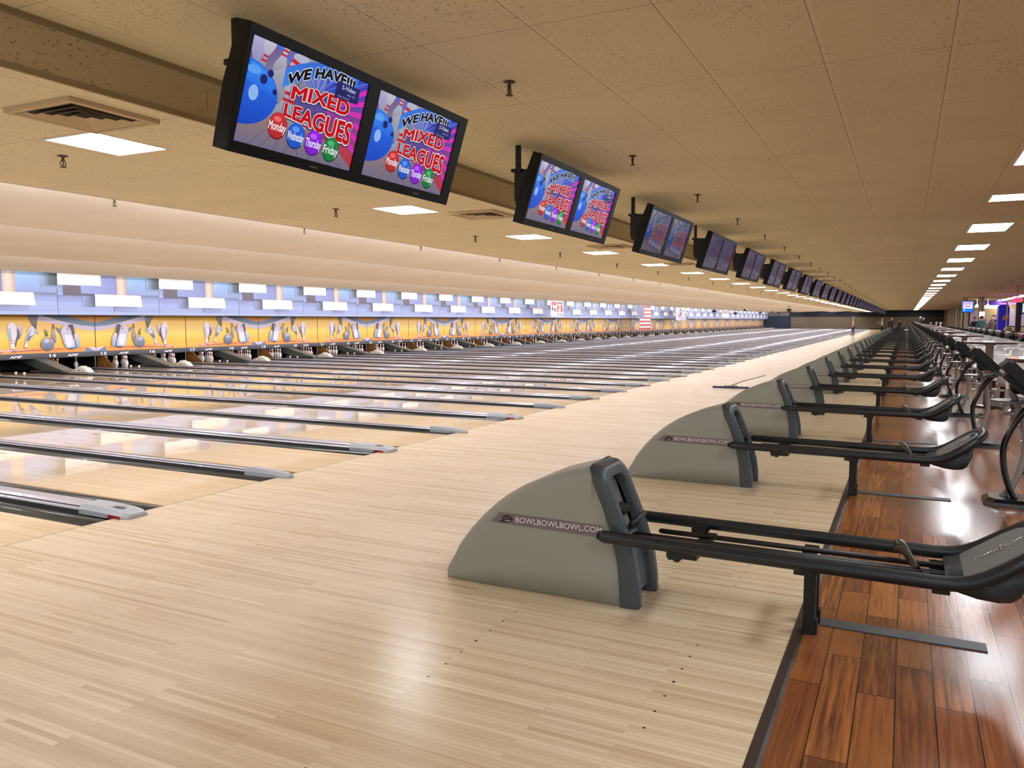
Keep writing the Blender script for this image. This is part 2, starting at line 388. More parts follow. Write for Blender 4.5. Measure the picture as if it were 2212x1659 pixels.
# capping rails between lanes: wide ones carry the ball track, narrow ones only divide
def capping(wide):
    h = .105 if wide else .046
    t = thing('capping_rail', '', 'lane divider', (0,0,0), 0, 'wide silver capping rails' if wide else 'narrow silver capping rails')
    m = MB(); z = .062
    if wide: pr = [(-h,.02),(-h+.004,.03),(-h+.014,.037),(-h+.02,.04),(-h+.022,.05),(-h+.05,z),(h-.05,z),(h-.022,.05),(h-.02,.04),(h-.014,.037),(h-.004,.03),(h,.02)]
    else: z = .05; pr = [(-h,.024),(-h+.004,.032),(-h+.012,.038),(-h+.015,.044),(-.016,z),(.016,z),(h-.015,.044),(h-.012,.038),(h-.004,.032),(h,.024)]
    m.prism(pr, -16.9, -.3, axis='x')
    m.m = 1; m.box(-16.9, -.3, -h+.012, h-.012, -.08, .022)
    for s in (-1, 1):
        y = s*(h-.021 if wide else h-.012); m.box(-16.9, -.3, y-.003, y+.003, .041 if wide else .0385, .0475 if wide else .0445)
    obj('rail', m, [m_cap, m_capd], t)
    m = MB(); m.smooth = False; rings = []
    for x, k, zz in [(-.42,1.0,.066),(-.30,1.02,.068),(-.12,1.06,.062),(0.0,1.08,.055),(.08,1.04,.045),(.125,.9,.032),(.14,.72,.018)]:
        w = h*k
        rings.append([(x,-w,-.01 if x < .0 else .0005),(x,-w,zz*.45),(x,-w*.93,zz*.55),(x,-w*.9,zz*.62),(x,-w*.72,zz),(x,w*.72,zz),(x,w*.9,zz*.62),(x,w*.93,zz*.55),(x,w,zz*.45),(x,w,-.01 if x < 0 else .0005)])
    m.loft(rings, True, True)
    e = obj('end_cap', m, m_endcap, t); e['label'] = 'pale grey plastic end cap'
    if wide:
        m = MB(); m.prism([(-.07,.003),(.0,.001),(.07,.001),(.06,.022),(-.05,.026)], -h*1.1-.003, -h*1.04, axis='y'); q = obj('marker', m, m_red, e); q['label'] = 'red marker strip'
        a = Art(lambda u, v, L: (u, v, .0625+L), eps=.0006); a.poly([(-.115,-.042),(-.01,-.03),(-.01,.02),(-.115,.008)], (96,100,104))
        for i in range(4): a.poly([(-.1+.015*i,-.038),(-.09+.015*i,-.036),(-.085+.015*i,.0),(-.095+.015*i,-.002)], (60,64,68), layer=(i == 0))
        ob = a.obj('decal', m_print, e); ob['label'] = 'grey printed maker mark'
    return t
capW, capN = capping(True), capping(False)
capW.location = (0, WY(0), 0); capW['label'] = 'wide silver capping rail between lanes 7 and 8, nearest to the viewer'
capN.location = (0, NY(0), 0); capN['label'] = 'narrow silver capping rail between lanes 8 and 9'
for j in range(J0, J1+1):
    if j != 0:
        dup(capW, (0, WY(j), 0), 'wide silver capping rail between lanes %d and %d' % (LN(j,True), LN(j,False)))
        dup(capN, (0, NY(j), 0), 'narrow silver capping rail between lanes %d and %d' % (LN(j,False), LN(j+1,True)))

# ------------------------------------------------------------------ pins, ramps, hoods
pin_prof = [(.020,0),(.0255,.003),(.0286,.02),(.036,.055),(.0525,.09),(.0578,.113),(.0606,.14),(.0578,.165),(.0478,.19),(.035,.215),(.0265,.24),(.0226,.255),(.0232,.275),(.0265,.298),(.0305,.325),(.032,.343),(.029,.36),(.020,.374),(.008,.381)]
def pin_mesh():
    m = MB(); m.smooth = True; n = 12
    rings = [[(r*math.cos(2*PI*k/n), r*math.sin(2*PI*k/n), z) for k in range(n)] for r, z in pin_prof]
    m.loft(rings, True, True, True)
    # red neck stripes: faces whose ring lies in the neck
    k = 0
    for i in range(len(rings)-1):
        for q in range(n):
            z = (pin_prof[i][1]+pin_prof[i+1][1])/2
            m.mi[k] = 1 if (.238 < z < .262 or .27 < z < .30) else 0; k += 1
    return m.mesh('bowling_pin', [mat('pin_white', (226,222,220), .2, coat=.4), mat('pin_red', (170,20,30), .3)])
pin_me = pin_mesh()
SPOTS = [(0,0,'head pin'),(-.264,-.1525,'near pin of the second row'),(-.264,.1525,'far pin of the second row'),(-.528,-.305,'near pin of the third row'),(-.528,0,'middle pin of the third row'),(-.528,.305,'far pin of the third row'),
    (-.792,-.4575,'nearest pin of the back row'),(-.792,-.1525,'second pin of the back row'),(-.792,.1525,'third pin of the back row'),(-.792,.4575,'farthest pin of the back row')]
XPIN = -16.42
n_pin = 0; rest = []
def lane_yc(j, odd): return (NY(j-1)+.797) if odd else (NY(j)-.797)
for j in range(2, J1+1):
    for odd in (True, False):
        ln = LN(j, odd)
        if ln < 14: continue
        for i, (dx, dy, w) in enumerate(SPOTS):
            if ln == 14 and i in (0, 1, 2, 4, 5, 8): continue      # lane 14 is half knocked down
            p = (XPIN+dx, lane_yc(j, odd)+dy, .001)
            if ln <= 43 and n_pin < 300:
                o = bpy.data.objects.new('bowling_pin', pin_me); COL.objects.link(o); o.location = p
                tag(o, 'white red-necked pin on lane %d, %s' % (ln, w), 'bowling pin', 'bowling pins on the pin decks'); n_pin += 1
            else: rest.append(p)
mb = MB(); mb.smooth = True
for p in rest:
    for i in range(0, 1): mb.lathe([(r, z) for r, z in pin_prof[1::3]], p, 6)
tag(obj('bowling_pin', mb, mat('pin_white', (226,222,220), .2)), 'distant white pins on the far pin decks', 'bowling pins', 'bowling pins on the pin decks', 'stuff')

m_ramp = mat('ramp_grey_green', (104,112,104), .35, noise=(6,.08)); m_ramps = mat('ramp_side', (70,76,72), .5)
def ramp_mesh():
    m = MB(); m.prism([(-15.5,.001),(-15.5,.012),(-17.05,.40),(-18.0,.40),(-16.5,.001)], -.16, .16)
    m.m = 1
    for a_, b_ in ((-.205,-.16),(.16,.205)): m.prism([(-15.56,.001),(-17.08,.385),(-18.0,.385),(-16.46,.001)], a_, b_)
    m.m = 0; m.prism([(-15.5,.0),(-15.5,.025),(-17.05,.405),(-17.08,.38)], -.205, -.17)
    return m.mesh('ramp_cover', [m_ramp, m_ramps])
ramp_me = ramp_mesh()
m_hood = mat('hood_cream', (232,230,216), .4)
def hood_parts():
    m = MB(); rings = []
    for x, w, h in [(-15.27,.085,.04),(-15.255,.10,.075),(-15.12,.105,.09),(-15.06,.105,.13),(-15.0,.10,.165),(-14.93,.10,.165),(-14.88,.10,.13),(-14.85,.10,.12),(-14.81,.105,.135),(-14.74,.11,.10),(-14.64,.09,.02)]:
        rings.append([(x,-w,.0),(x,-w,h*.75),(x,-w*.8,h),(x,w*.8,h),(x,w,h*.75),(x,w,.0)])
    m.loft(rings, True, True); a = m.mesh('housing', [m_hood])
    m = MB()
    for x, z in ((-15.18,.055),(-15.0,.055)): m.lathe([(.006,-.008),(.018,-.006),(.018,.004),(.01,.006)], (x, -.108, z), 8, False, 'y')
    return a, m.mesh('sensor_hole', [m_dark])
hood_a, hood_b = hood_parts()
knob_me = MB().lathe([(.008,0),(.01,.03),(.028,.04),(.036,.065),(.03,.09),(.012,.1)], (0,0,0), 10).mesh('knob', [mat('knob_white', (225,225,220), .3)])
kick_me = MB(); kick_me.prism([(-16.2,-.1),(-16.22,.03),(-16.66,.385),(-16.85,.385),(-16.85,.9),(-17.0,.9),(-17.0,-.1)], -.018, .018); kick_me.m = 1; kick_me.box(-17.4, -17.0, -.018, .018, -.1, .9); kick_me = kick_me.mesh('kickback_board', [mat('kickback_brown', (128,84,36), .55, noise=(7,.5)), m_dark])
post_me = MB(); post_me.box(-16.80, -16.785, -.012, .012, .0, .42); post_me = post_me.mesh('division_post', [mat('post_pale', (120,118,112), .5)])
for j in range(0, J1+1):
    la, lb = LN(j,True), LN(j,False)
    if j >= 2:
        o = bpy.data.objects.new('ball_lift_cover', ramp_me); COL.objects.link(o); o.location = (0, WY(j), .062)
        tag(o, 'sloping grey-green ball lift cover between pin decks %d and %d' % (la, lb), 'ball lift cover', 'sloping ball lift covers')
    t = thing('sensor_hood', 'low cream sensor hood on the rail between lanes %d and %d' % (la, lb), 'sensor hood', (0, WY(j), .062), 0, 'cream sensor hoods on the wide rails')
    obj('housing', hood_a, [], t); obj('sensor_hole', hood_b, [], t)
    for dx, w in ((-15.2,'farther from the viewer'), (-14.85,'closer to the viewer')):
        if j < 14:
            o = bpy.data.objects.new('guide_knob', knob_me); COL.objects.link(o); o.location = (dx, NY(j), .06)
            tag(o, 'small white round knob on the rail between lanes %d and %d, %s' % (lb, lb+1, w), 'knob', 'white knobs on the narrow rails')
    for y, a, b in ((WY(j)+.27, lb, 'near'), (NY(j)+.23, lb+1, 'near')):
        o = bpy.data.objects.new('kickback_board', kick_me); COL.objects.link(o); o.location = (0, y, 0)
        tag(o, 'brown kickback board on the %s side of pin deck %d' % (b, a), 'kickback board', 'kickback boards between pin decks')
    o = bpy.data.objects.new('division_post', post_me); COL.objects.link(o); o.location = (0, NY(j), .06); tag(o, 'thin pale post under the masking between lanes %d and %d' % (lb, lb+1), 'post', 'thin posts under the masking')
    if j >= 1:                                              # black pin-setter body behind each pair
        m = MB(); m.box(-19.2, -18.02, -1.55, 1.55, .02, 1.25); m.box(-18.02, -17.5, -1.5, -.32, .5, 1.2); m.box(-18.02, -17.5, .45, 1.5, .5, 1.2)
        o = obj('pinsetter', m, m_dark, None, (0, WY(j), 0)); tag(o, 'black pinsetter machine over the pin decks of lanes %d and %d' % (la, lb), 'pinsetter', 'pinsetters behind the masking')

# ------------------------------------------------------------------ masking panels with the printed bowling picture
ARTA = [[[[0.374,1.007],[0.499,1.004],[0.651,0.856],[0.809,0.738],[1.015,0.692],[1.013,0.552],[0.808,0.655],[0.611,0.775],[0.482,0.851],[0.401,0.901]],[190,185,215],[205,195,215]],[[[0.492,1.009],[0.724,1.014],[0.812,0.915],[0.914,0.838],[1.016,0.81],[1.014,0.685],[0.871,0.719],[0.729,0.804],[0.612,0.903]],[80,90,115],[110,135,155]],[[[0.724,1.014],[1.019,1.014],[1.016,0.81],[0.914,0.838],[0.812,0.915]],[150,105,25],[205,135,50]],[[[0.161,0.139],[0.252,0.141],[0.411,0.136],[0.679,0.134],[1.006,0.115],[1.004,-0.032],[0.521,-0.006],[0.159,-0.008]],[240,150,90],[245,165,75]],[[[0.161,0.128],[0.248,0.114],[0.422,0.124],[0.337,0.088],[0.24,0.048],[0.16,0.057]],[245,205,185],[225,160,150]],[[[0.229,0.05],[0.276,0.084],[0.294,0.065],[0.286,0.044]],[90,90,125],None],[[[0.16,0.063],[0.177,0.055],[0.173,0.029],[0.159,0.019]],[90,90,150],None],[[[0.286,0.071],[0.508,0.086],[0.504,0.065],[0.301,0.058]],[120,70,80],None],[[[0.592,0.084],[0.711,0.106],[0.711,0.095],[0.596,0.06]],[200,90,75],None],[[[0.887,-0.001],[0.916,0.111],[1.004,-0.007],[1.004,-0.026]],[95,115,150],[130,145,180]],[[[0.921,0.116],[1.006,0.102],[1.004,-0.002]],[235,225,240],[225,215,240]],[[[0.298,0.668],[0.311,0.735],[0.333,0.74],[0.346,0.667],[0.34,0.489],[0.32,0.401],[0.298,0.347],[0.283,0.182],[0.274,0.195],[0.28,0.348],[0.282,0.448]],[215,200,205],[90,85,105]],[[[0.3,0.68],[0.316,0.579],[0.32,0.49],[0.32,0.401],[0.298,0.347],[0.283,0.182],[0.274,0.195],[0.281,0.404],[0.293,0.492]],[95,90,105],[80,75,100]],[[[0.236,0.78],[0.259,0.796],[0.284,0.779],[0.297,0.646],[0.297,0.492],[0.284,0.359],[0.277,0.271],[0.269,0.123],[0.241,0.125],[0.239,0.296],[0.222,0.495],[0.221,0.649]],[225,220,235],[250,235,225]],[[[0.23,0.648],[0.246,0.648],[0.255,0.35],[0.239,0.341],[0.222,0.495]],[170,185,215],None],[[[0.239,0.341],[0.278,0.337],[0.278,0.325],[0.239,0.327]],[90,75,80],None],[[[0.238,0.28],[0.277,0.277],[0.276,0.265],[0.239,0.268]],[90,75,80],None],[[[0.238,0.131],[0.269,0.128],[0.266,0.109],[0.243,0.111]],[70,65,95],None],[[[0.42,0.699],[0.449,0.698],[0.476,0.505],[0.439,0.485],[0.392,0.329],[0.374,0.151],[0.349,0.154],[0.366,0.331],[0.381,0.532],[0.397,0.632]],[215,210,225],[245,240,235]],[[[0.439,0.485],[0.392,0.329],[0.37,0.331],[0.384,0.487],[0.411,0.632],[0.419,0.62],[0.394,0.442]],[150,170,220],[110,110,150]],[[[0.368,0.343],[0.392,0.329],[0.391,0.318],[0.367,0.331]],[80,70,90],None],[[[0.364,0.292],[0.387,0.275],[0.386,0.265],[0.363,0.281]],[80,70,90],None],[[[0.351,0.165],[0.375,0.156],[0.371,0.14],[0.353,0.147]],[70,60,80],None],[[[0.384,1.007],[0.484,1.009],[0.47,0.834],[0.46,0.642],[0.452,0.619],[0.435,0.71],[0.408,0.867]],[120,118,122],[75,78,90]],[[[0.445,0.619],[0.463,0.619],[0.48,0.494],[0.443,0.501],[0.433,0.575]],[185,195,200],[160,175,185]],[[[0.6,0.753],[0.616,0.753],[0.618,0.637],[0.622,0.521],[0.632,0.428],[0.626,0.255],[0.61,0.255],[0.586,0.431],[0.595,0.545],[0.603,0.637]],[190,175,180],[150,150,170]],[[[0.602,0.753],[0.616,0.753],[0.616,0.625],[0.602,0.625]],[120,70,75],None],[[[0.586,0.431],[0.604,0.384],[0.624,0.26],[0.61,0.255]],[95,100,130],None],[[[0.526,0.628],[0.542,0.605],[0.553,0.57],[0.559,0.432],[0.536,0.434],[0.536,0.548]],[160,150,90],[70,90,80]],[[[0.611,0.223],[0.609,0.184],[0.604,0.146],[0.596,0.113],[0.586,0.085],[0.574,0.065],[0.562,0.054],[0.548,0.05],[0.535,0.056],[0.523,0.071],[0.512,0.093],[0.503,0.122],[0.497,0.156],[0.493,0.194],[0.492,0.234],[0.494,0.273],[0.499,0.309],[0.507,0.343],[0.516,0.37],[0.528,0.39],[0.541,0.403],[0.554,0.406],[0.567,0.401],[0.579,0.386],[0.591,0.365],[0.599,0.335],[0.606,0.302],[0.61,0.263]],[165,170,190],[75,85,105]],[[[0.587,0.269],[0.585,0.235],[0.579,0.205],[0.57,0.182],[0.559,0.167],[0.547,0.163],[0.535,0.169],[0.525,0.186],[0.517,0.211],[0.512,0.242],[0.511,0.275],[0.513,0.308],[0.519,0.338],[0.528,0.362],[0.539,0.376],[0.55,0.381],[0.562,0.375],[0.573,0.359],[0.581,0.334],[0.586,0.303]],[150,160,185],[105,120,145]],[[[0.565,0.311],[0.563,0.289],[0.557,0.271],[0.55,0.259],[0.541,0.255],[0.532,0.261],[0.525,0.274],[0.52,0.293],[0.519,0.315],[0.521,0.336],[0.526,0.355],[0.534,0.366],[0.543,0.37],[0.551,0.365],[0.559,0.352],[0.563,0.333]],[205,220,245],[170,190,215]],[[[0.6,0.32],[0.598,0.3],[0.593,0.285],[0.587,0.276],[0.58,0.276],[0.574,0.285],[0.57,0.302],[0.569,0.323],[0.571,0.342],[0.575,0.358],[0.581,0.366],[0.588,0.365],[0.594,0.356],[0.598,0.34]],[215,160,110],None],[[[0.752,0.739],[0.769,0.75],[0.785,0.738],[0.795,0.596],[0.801,0.465],[0.787,0.372],[0.773,0.467],[0.763,0.609]],[70,80,95],[90,75,90]],[[[0.789,0.466],[0.814,0.513],[0.841,0.392],[0.849,0.201],[0.845,0.111],[0.816,0.108],[0.799,0.3]],[235,225,235],[140,165,195]],[[[0.789,0.466],[0.771,0.373],[0.796,0.11],[0.816,0.108]],[85,80,95],[75,85,110]],[[[0.679,0.658],[0.728,0.739],[0.755,0.656],[0.773,0.467],[0.795,0.3],[0.8,0.11],[0.759,0.073],[0.719,0.095],[0.697,0.237],[0.68,0.425],[0.67,0.542]],[215,205,225],[190,210,235]],[[[0.7,0.471],[0.764,0.467],[0.777,0.23],[0.744,0.139],[0.713,0.235]],[245,240,255],[235,240,252]],[[[0.628,0.671],[0.648,0.647],[0.674,0.542],[0.673,0.507],[0.658,0.531]],[90,100,125],[120,150,190]],[[[0.711,0.106],[0.8,0.134],[0.796,0.098],[0.759,0.066]],[90,105,125],[70,80,100]],[[[0.724,0.686],[0.756,0.685],[0.756,0.67],[0.723,0.671]],[70,75,85],None],[[[0.723,0.628],[0.751,0.624],[0.751,0.607],[0.722,0.61]],[70,75,85],None],[[[0.675,0.624],[0.687,0.623],[0.686,0.614],[0.675,0.615]],[215,120,110],None]]
m_board = mat('masking_board', (30,30,34), .5)
def mask_panel(j):
    """picture panel from the narrow rail before pair j to the one after it (lanes 7+2j and 8+2j)"""
    y0 = NY(j-1); mirror = (j % 2 == 0); la = LN(j,True)
    t = thing('masking_panel', 'orange picture panel of flying pins above lanes %d and %d' % (la, la+1), 'masking panel', (XM, y0, 0), 0, 'orange masking panels over the lanes')
    if MP.get(mirror) is None:
        m = MB(); m.box(-.04, 0, .006, P-.006, .54, 1.643); MP[mirror] = [m.mesh('board', [m_board])]
        fx = (lambda u, v, L: (.001+L, .012+(1-u)*(P-.024), .545+v*1.095)) if mirror else (lambda u, v, L: (.001+L, .012+u*(P-.024), .545+v*1.095))
        a = Art(fx); cl = lambda p: (min(1, max(0, p[0])), min(1, max(0, p[1])))
        a.poly([(0,0),(1,0),(1,.55),(0,.55)], (250,215,105), (245,185,65)); a.poly([(0,.55),(1,.55),(1,1),(0,1)], (215,165,60), (238,205,125))
        a.poly([(0,.86),(1,.86),(1,1),(0,1)], (180,130,30), (215,170,60)); a.poly([(0,.3),(1,.25),(1,.5),(0,.5)], (252,222,120), (250,205,90))
        a.poly([(0,.0),(1,.0),(1,.12),(0,.14)], (250,195,90), (252,180,80))
        for pts, c1, c2 in ARTA: a.poly([cl(q) for q in pts], c1, c2)
        MP[mirror].append(a)
        MP[mirror].append(a.obj('artwork', m_art))
        bpy.data.objects.remove(MP[mirror][2]); MP[mirror][2] = None
        tmp = a.obj('artwork', m_art); MP[mirror][2] = tmp.data; bpy.data.objects.remove(tmp)
    obj('board', MP[mirror][0], [], t); obj('artwork', MP[mirror][2], [], t)
    m = MB(); m.box(-.05, .012, 0, P, .392, .54); nb = obj('number_board', m, mat('number_board', (58,62,70), .4), t)
    a = Art(lambda u, v, L: (.0135+L, u, .392+v))
    a.poly([(0,.0),(P,.0),(P,.148),(0,.148)], (88,92,104), (46,48,54))
    for u, s in ((.16, str(la)), (1.92, str(la+1))):
        a.text(s, u, .028, .20 if len(s) > 1 else .09, .088, (245,245,248), .03)
    for u in (.78, 2.46): a.text('AMF', u, .035, .36, .062, (240,240,244), .045, shear=.3)
    a.obj('lettering', m_art, nb)
MP = {}
for j in range(1, J1+1): mask_panel(j)

# ------------------------------------------------------------------ upper mural: printed blue panels with white boxes
def mural_mesh():
    a = Art(lambda u, v, L: (.001+L, u-1.527, v)); A, B = 1.533, 4.921; g0 = a.grad
    dk = lambda c: tuple(int(q*s) for q, s in zip(c, (.83, .84, .87)))
    a.grad = lambda u0, u1, v0, v1, *cs: g0(u0, u1, v0, v1, *[dk(c) for c in cs])
    a.grad(A, B, 1.64, 3.08, (165,195,235), (165,195,235), (165,180,225), (165,180,225))
    a.grad(A, B, 1.99, 2.20, (140,150,190), (150,165,210), (165,175,220), (172,188,230))
    a.grad(A, B, 1.64, 1.99, (172,188,230), (180,195,235), (178,192,232), (170,186,226))
    a.grad(A, B, 1.64, 1.73, (190,208,240), (186,204,240), (182,200,238), (190,208,240))
    a.grad(3.74, B, 2.27, 3.08, (165,220,245), (150,200,235), (150,165,205), (155,170,205)); a.grad(A, 1.69, 2.27, 3.08, (150,195,230), (150,195,230), (155,170,205), (150,168,205))
    a.grad(A, 1.69, 2.39, 2.455, (120,132,165), (120,132,165), (150,168,205), (125,140,170))
    a.grad(2.25, 3.39, 2.26, 3.08, (170,180,225), (120,125,175), (150,165,208), (140,145,195))
    a.grad(1.70, 2.24, 2.19, 2.48, (95,78,85), (100,85,95), (92,80,92), (88,82,95)); a.grad(2.24, 2.66, 2.18, 2.255, (80,72,85), (60,58,66), (110,115,140), (70,72,82))
    a.grad(1.55, 2.24, 2.155, 2.20, (105,105,130), (100,100,120), (150,160,205), (150,160,205)); a.grad(3.72, B, 2.17, 2.26, (120,118,150), (115,115,140), (150,160,200), (135,145,175))
    a.grad(2.28, 2.675, 1.87, 2.185, (160,175,215), (66,66,76), (160,175,215), (90,98,118))
    a.grad(3.40, 3.56, 2.22, 3.08, (215,190,160), (235,212,190), (215,185,155), (240,222,205)); a.grad(3.56, 3.74, 2.22, 3.08, (235,212,190), (200,155,110), (240,222,205), (205,165,120))
    a.grad(4.45, 4.72, 2.46, 3.08, (150,200,230), (60,78,80), (150,170,205), (64,82,86)); a.grad(4.72, B, 2.46, 3.08, (60,78,80), (30,22,22), (64,82,86), (30,24,26))
    a.grad(4.45, B, 2.385, 2.46, (125,140,170), (110,122,150), (155,170,205), (150,165,200))
    a.poly([(A,2.495),(2.88,2.495),(2.88,3.08),(A,3.08)], (255,255,255))
    a.grad(3.3, 4.1, 1.76, 1.90, (120,125,155), (150,160,200), (165,175,215), (170,185,228))
    a.poly([(2.676,1.90),(4.285,1.90),(4.24,2.185),(2.67,2.185)], (255,254,250)); a.poly([(2.67,2.185),(4.24,2.185),(4.23,2.245),(2.67,2.245)], (250,205,190), (250,232,214))
    tmp = a.obj('artwork', m_art); me = tmp.data; bpy.data.objects.remove(tmp); return me
mur_art = mural_mesh(); m = MB(); m.box(-.05, 0, .004, P-.004, 1.628, 3.085); mur_board = m.mesh('board', [m_board])
for n in range(-2, 38):
    t = thing('mural_panel', 'blue printed mural panel with white blocks, above lanes %d to %d' % (14+2*n, 16+2*n) if n > -2 else 'blue printed mural panel with white blocks at the near end', 'mural panel', (XU, 14.397+P*n, 0), 0, 'blue mural panels under the ceiling')
    obj('board', mur_board, [], t); obj('artwork', mur_art, [], t)
mb = MB(); mb.box(XM-.03, XU+.0, YBACK, YEND, 1.645, 1.66); struct('trim_8', mb, mat('mural_ledge', (40,46,60), .6))

# ------------------------------------------------------------------ ball returns (local x from the front tip, y across, z up)
m_shell = mat('hood_taupe_plastic', (152,157,151), .42, noise=(1.5,.03), bump=(220,.12))
m_bezel = mat('bezel_slate', (64,74,80), .38, bump=(260,.15))
m_inner = mat('recess_blue_black', (14,24,34), .5)
m_rail = mat('rail_black_rubber', (30,35,40), .36, bump=(300,.25))
m_post = mat('post_black', (12,13,15), .5)
m_pod = mat('pod_slate', (44,56,62), .42)
m_plate = mat('plate_grey', (98,102,102), .5)
m_chrome = mat('chrome', (225,225,230), .12, metal=1.0)
X0 = 2.985
XB = [(0,4.07),(.138,4.065),(.294,4.044),(.441,4.0),(.574,3.948),(.647,3.914),(.74,3.875)]
XO = [(0,4.176),(.072,4.176),(.257,4.147),(.45,4.08),(.636,4.0),(.715,3.966),(.76,3.95)]
def interp(T, z):
    for (a, x), (b, y) in zip(T, T[1:]):
        if z <= b: return x+(y-x)*(z-a)/(b-a)
    return T[-1][1]
def build_hood():
    st = [(2.985,.03,.15),(2.99,.065,.165),(3.01,.10,.178),(3.04,.152,.184),(3.08,.225,.188),(3.159,.325,.19),(3.237,.41,.19),(3.313,.478,.19),(3.388,.535,.19),(3.476,.59,.19),(3.577,.638,.19),(3.661,.672,.19),(3.745,.70,.19),(3.82,.722,.19),(3.90,.738,.19),(3.99,.75,.19),(4.07,.75,.19)]
    m = MB(); m.smooth = True; rings = []
    for x, h, w in st:
        r = min(.055, h*.45); pr = [(-w, .002)]+[(-w, (h-r)*q) for q in (.25,.5,.75,1.0)]+[(-w+r*(1-math.cos(a)), h-r+r*math.sin(a)) for a in (.35,.7,1.05,1.57)]
        full = pr+[(-y, z) for y, z in reversed(pr)]
        rings.append([(min(x, interp(XB, z)+.01)-X0, y, z) for y, z in full])
    m.loft(rings, True, True, True); return m
def arch(w, h, r, z0=0.0, n=5):
    pr = [(-w, z0+(h-r-z0)*q/6) for q in range(7)]+[(-w+r*(1-math.cos(a*PI/2/n)), h-r+r*math.sin(a*PI/2/n)) for a in range(1, n+1)]
    return pr+[(-y, z) for y, z in reversed(pr)]
def build_bezel():
    m = MB(); m.smooth = True; N_ = 9
    def A_(w, h, r): return arch(w, h, r, 0, N_)
    def X(fn, o, pr): return [(interp(fn, z)+o-X0, y, z) for y, z in pr]
    R = [X(XB, .0, A_(.191, .735, .085)), X(XB, .01, A_(.2, .745, .09)), X(XO, -.045, A_(.2, .745, .09)), X(XO, -.018, A_(.197, .741, .09)), X(XO, -.004, A_(.189, .732, .09)), X(XO, .0, A_(.178, .72, .085)),
         X(XO, .0, A_(.138, .685, .075)), X(XO, -.006, A_(.126, .672, .07)), X(XO, -.025, A_(.118, .665, .07)), X(XB, -.06, A_(.118, .665, .07))]
    m.loft(R, False, False, True); n = len(R[0])
    for q in (0, n-1): m.add([r[q] for r in R], [tuple(range(len(R)))], False)
    return m
def build_recess():
    m = MB(); inn = arch(.118, .665, .07, .30)
    m.loft([[(interp(XB, z)+.02-X0, y, z) for y, z in inn], [(interp(XB, z)-.26-X0, y, z*.97) for y, z in inn]], False, False, True)
    m.add([(interp(XB, z)-.26-X0, y, z*.97) for y, z in inn], [tuple(range(len(inn)))])
    m.prism([(4.07-X0,.50),(4.0-X0,.52),(3.95-X0,.48),(4.03-X0,.45)], -.115, .02); m.tube([(4.105-X0,-.12,.435),(4.105-X0,.12,.445)], .016, 8)
    return m
def build_ribs():
    m = MB(); zz = [.045+.012*i for i in range(27)]; pr = []
    for i, z in enumerate(zz): pr.append((interp(XO, z)-.05-X0+(.006 if i % 2 else 0), z))
    pr += [(3.9-X0, zz[-1]+.03), (3.9-X0, .03)]
    m.prism(pr, -.119, .119)
    return m
def rail_path():
    p = [(3.975-X0,-.262,.392),(4.0-X0,-.262,.391),(4.8-X0,-.262,.384),(5.55-X0,-.262,.378),(5.62-X0,-.262,.382),(5.68-X0,-.262,.398),(5.74-X0,-.262,.428),(5.80-X0,-.262,.468),(5.86-X0,-.255,.51),(5.91-X0,-.235,.548),(5.95-X0,-.195,.577),(5.972-X0,-.14,.593),(5.98-X0,-.07,.60),(5.982-X0,0,.601)]
    return p+[(x,-y,z) for x, y, z in reversed(p[:-1])]
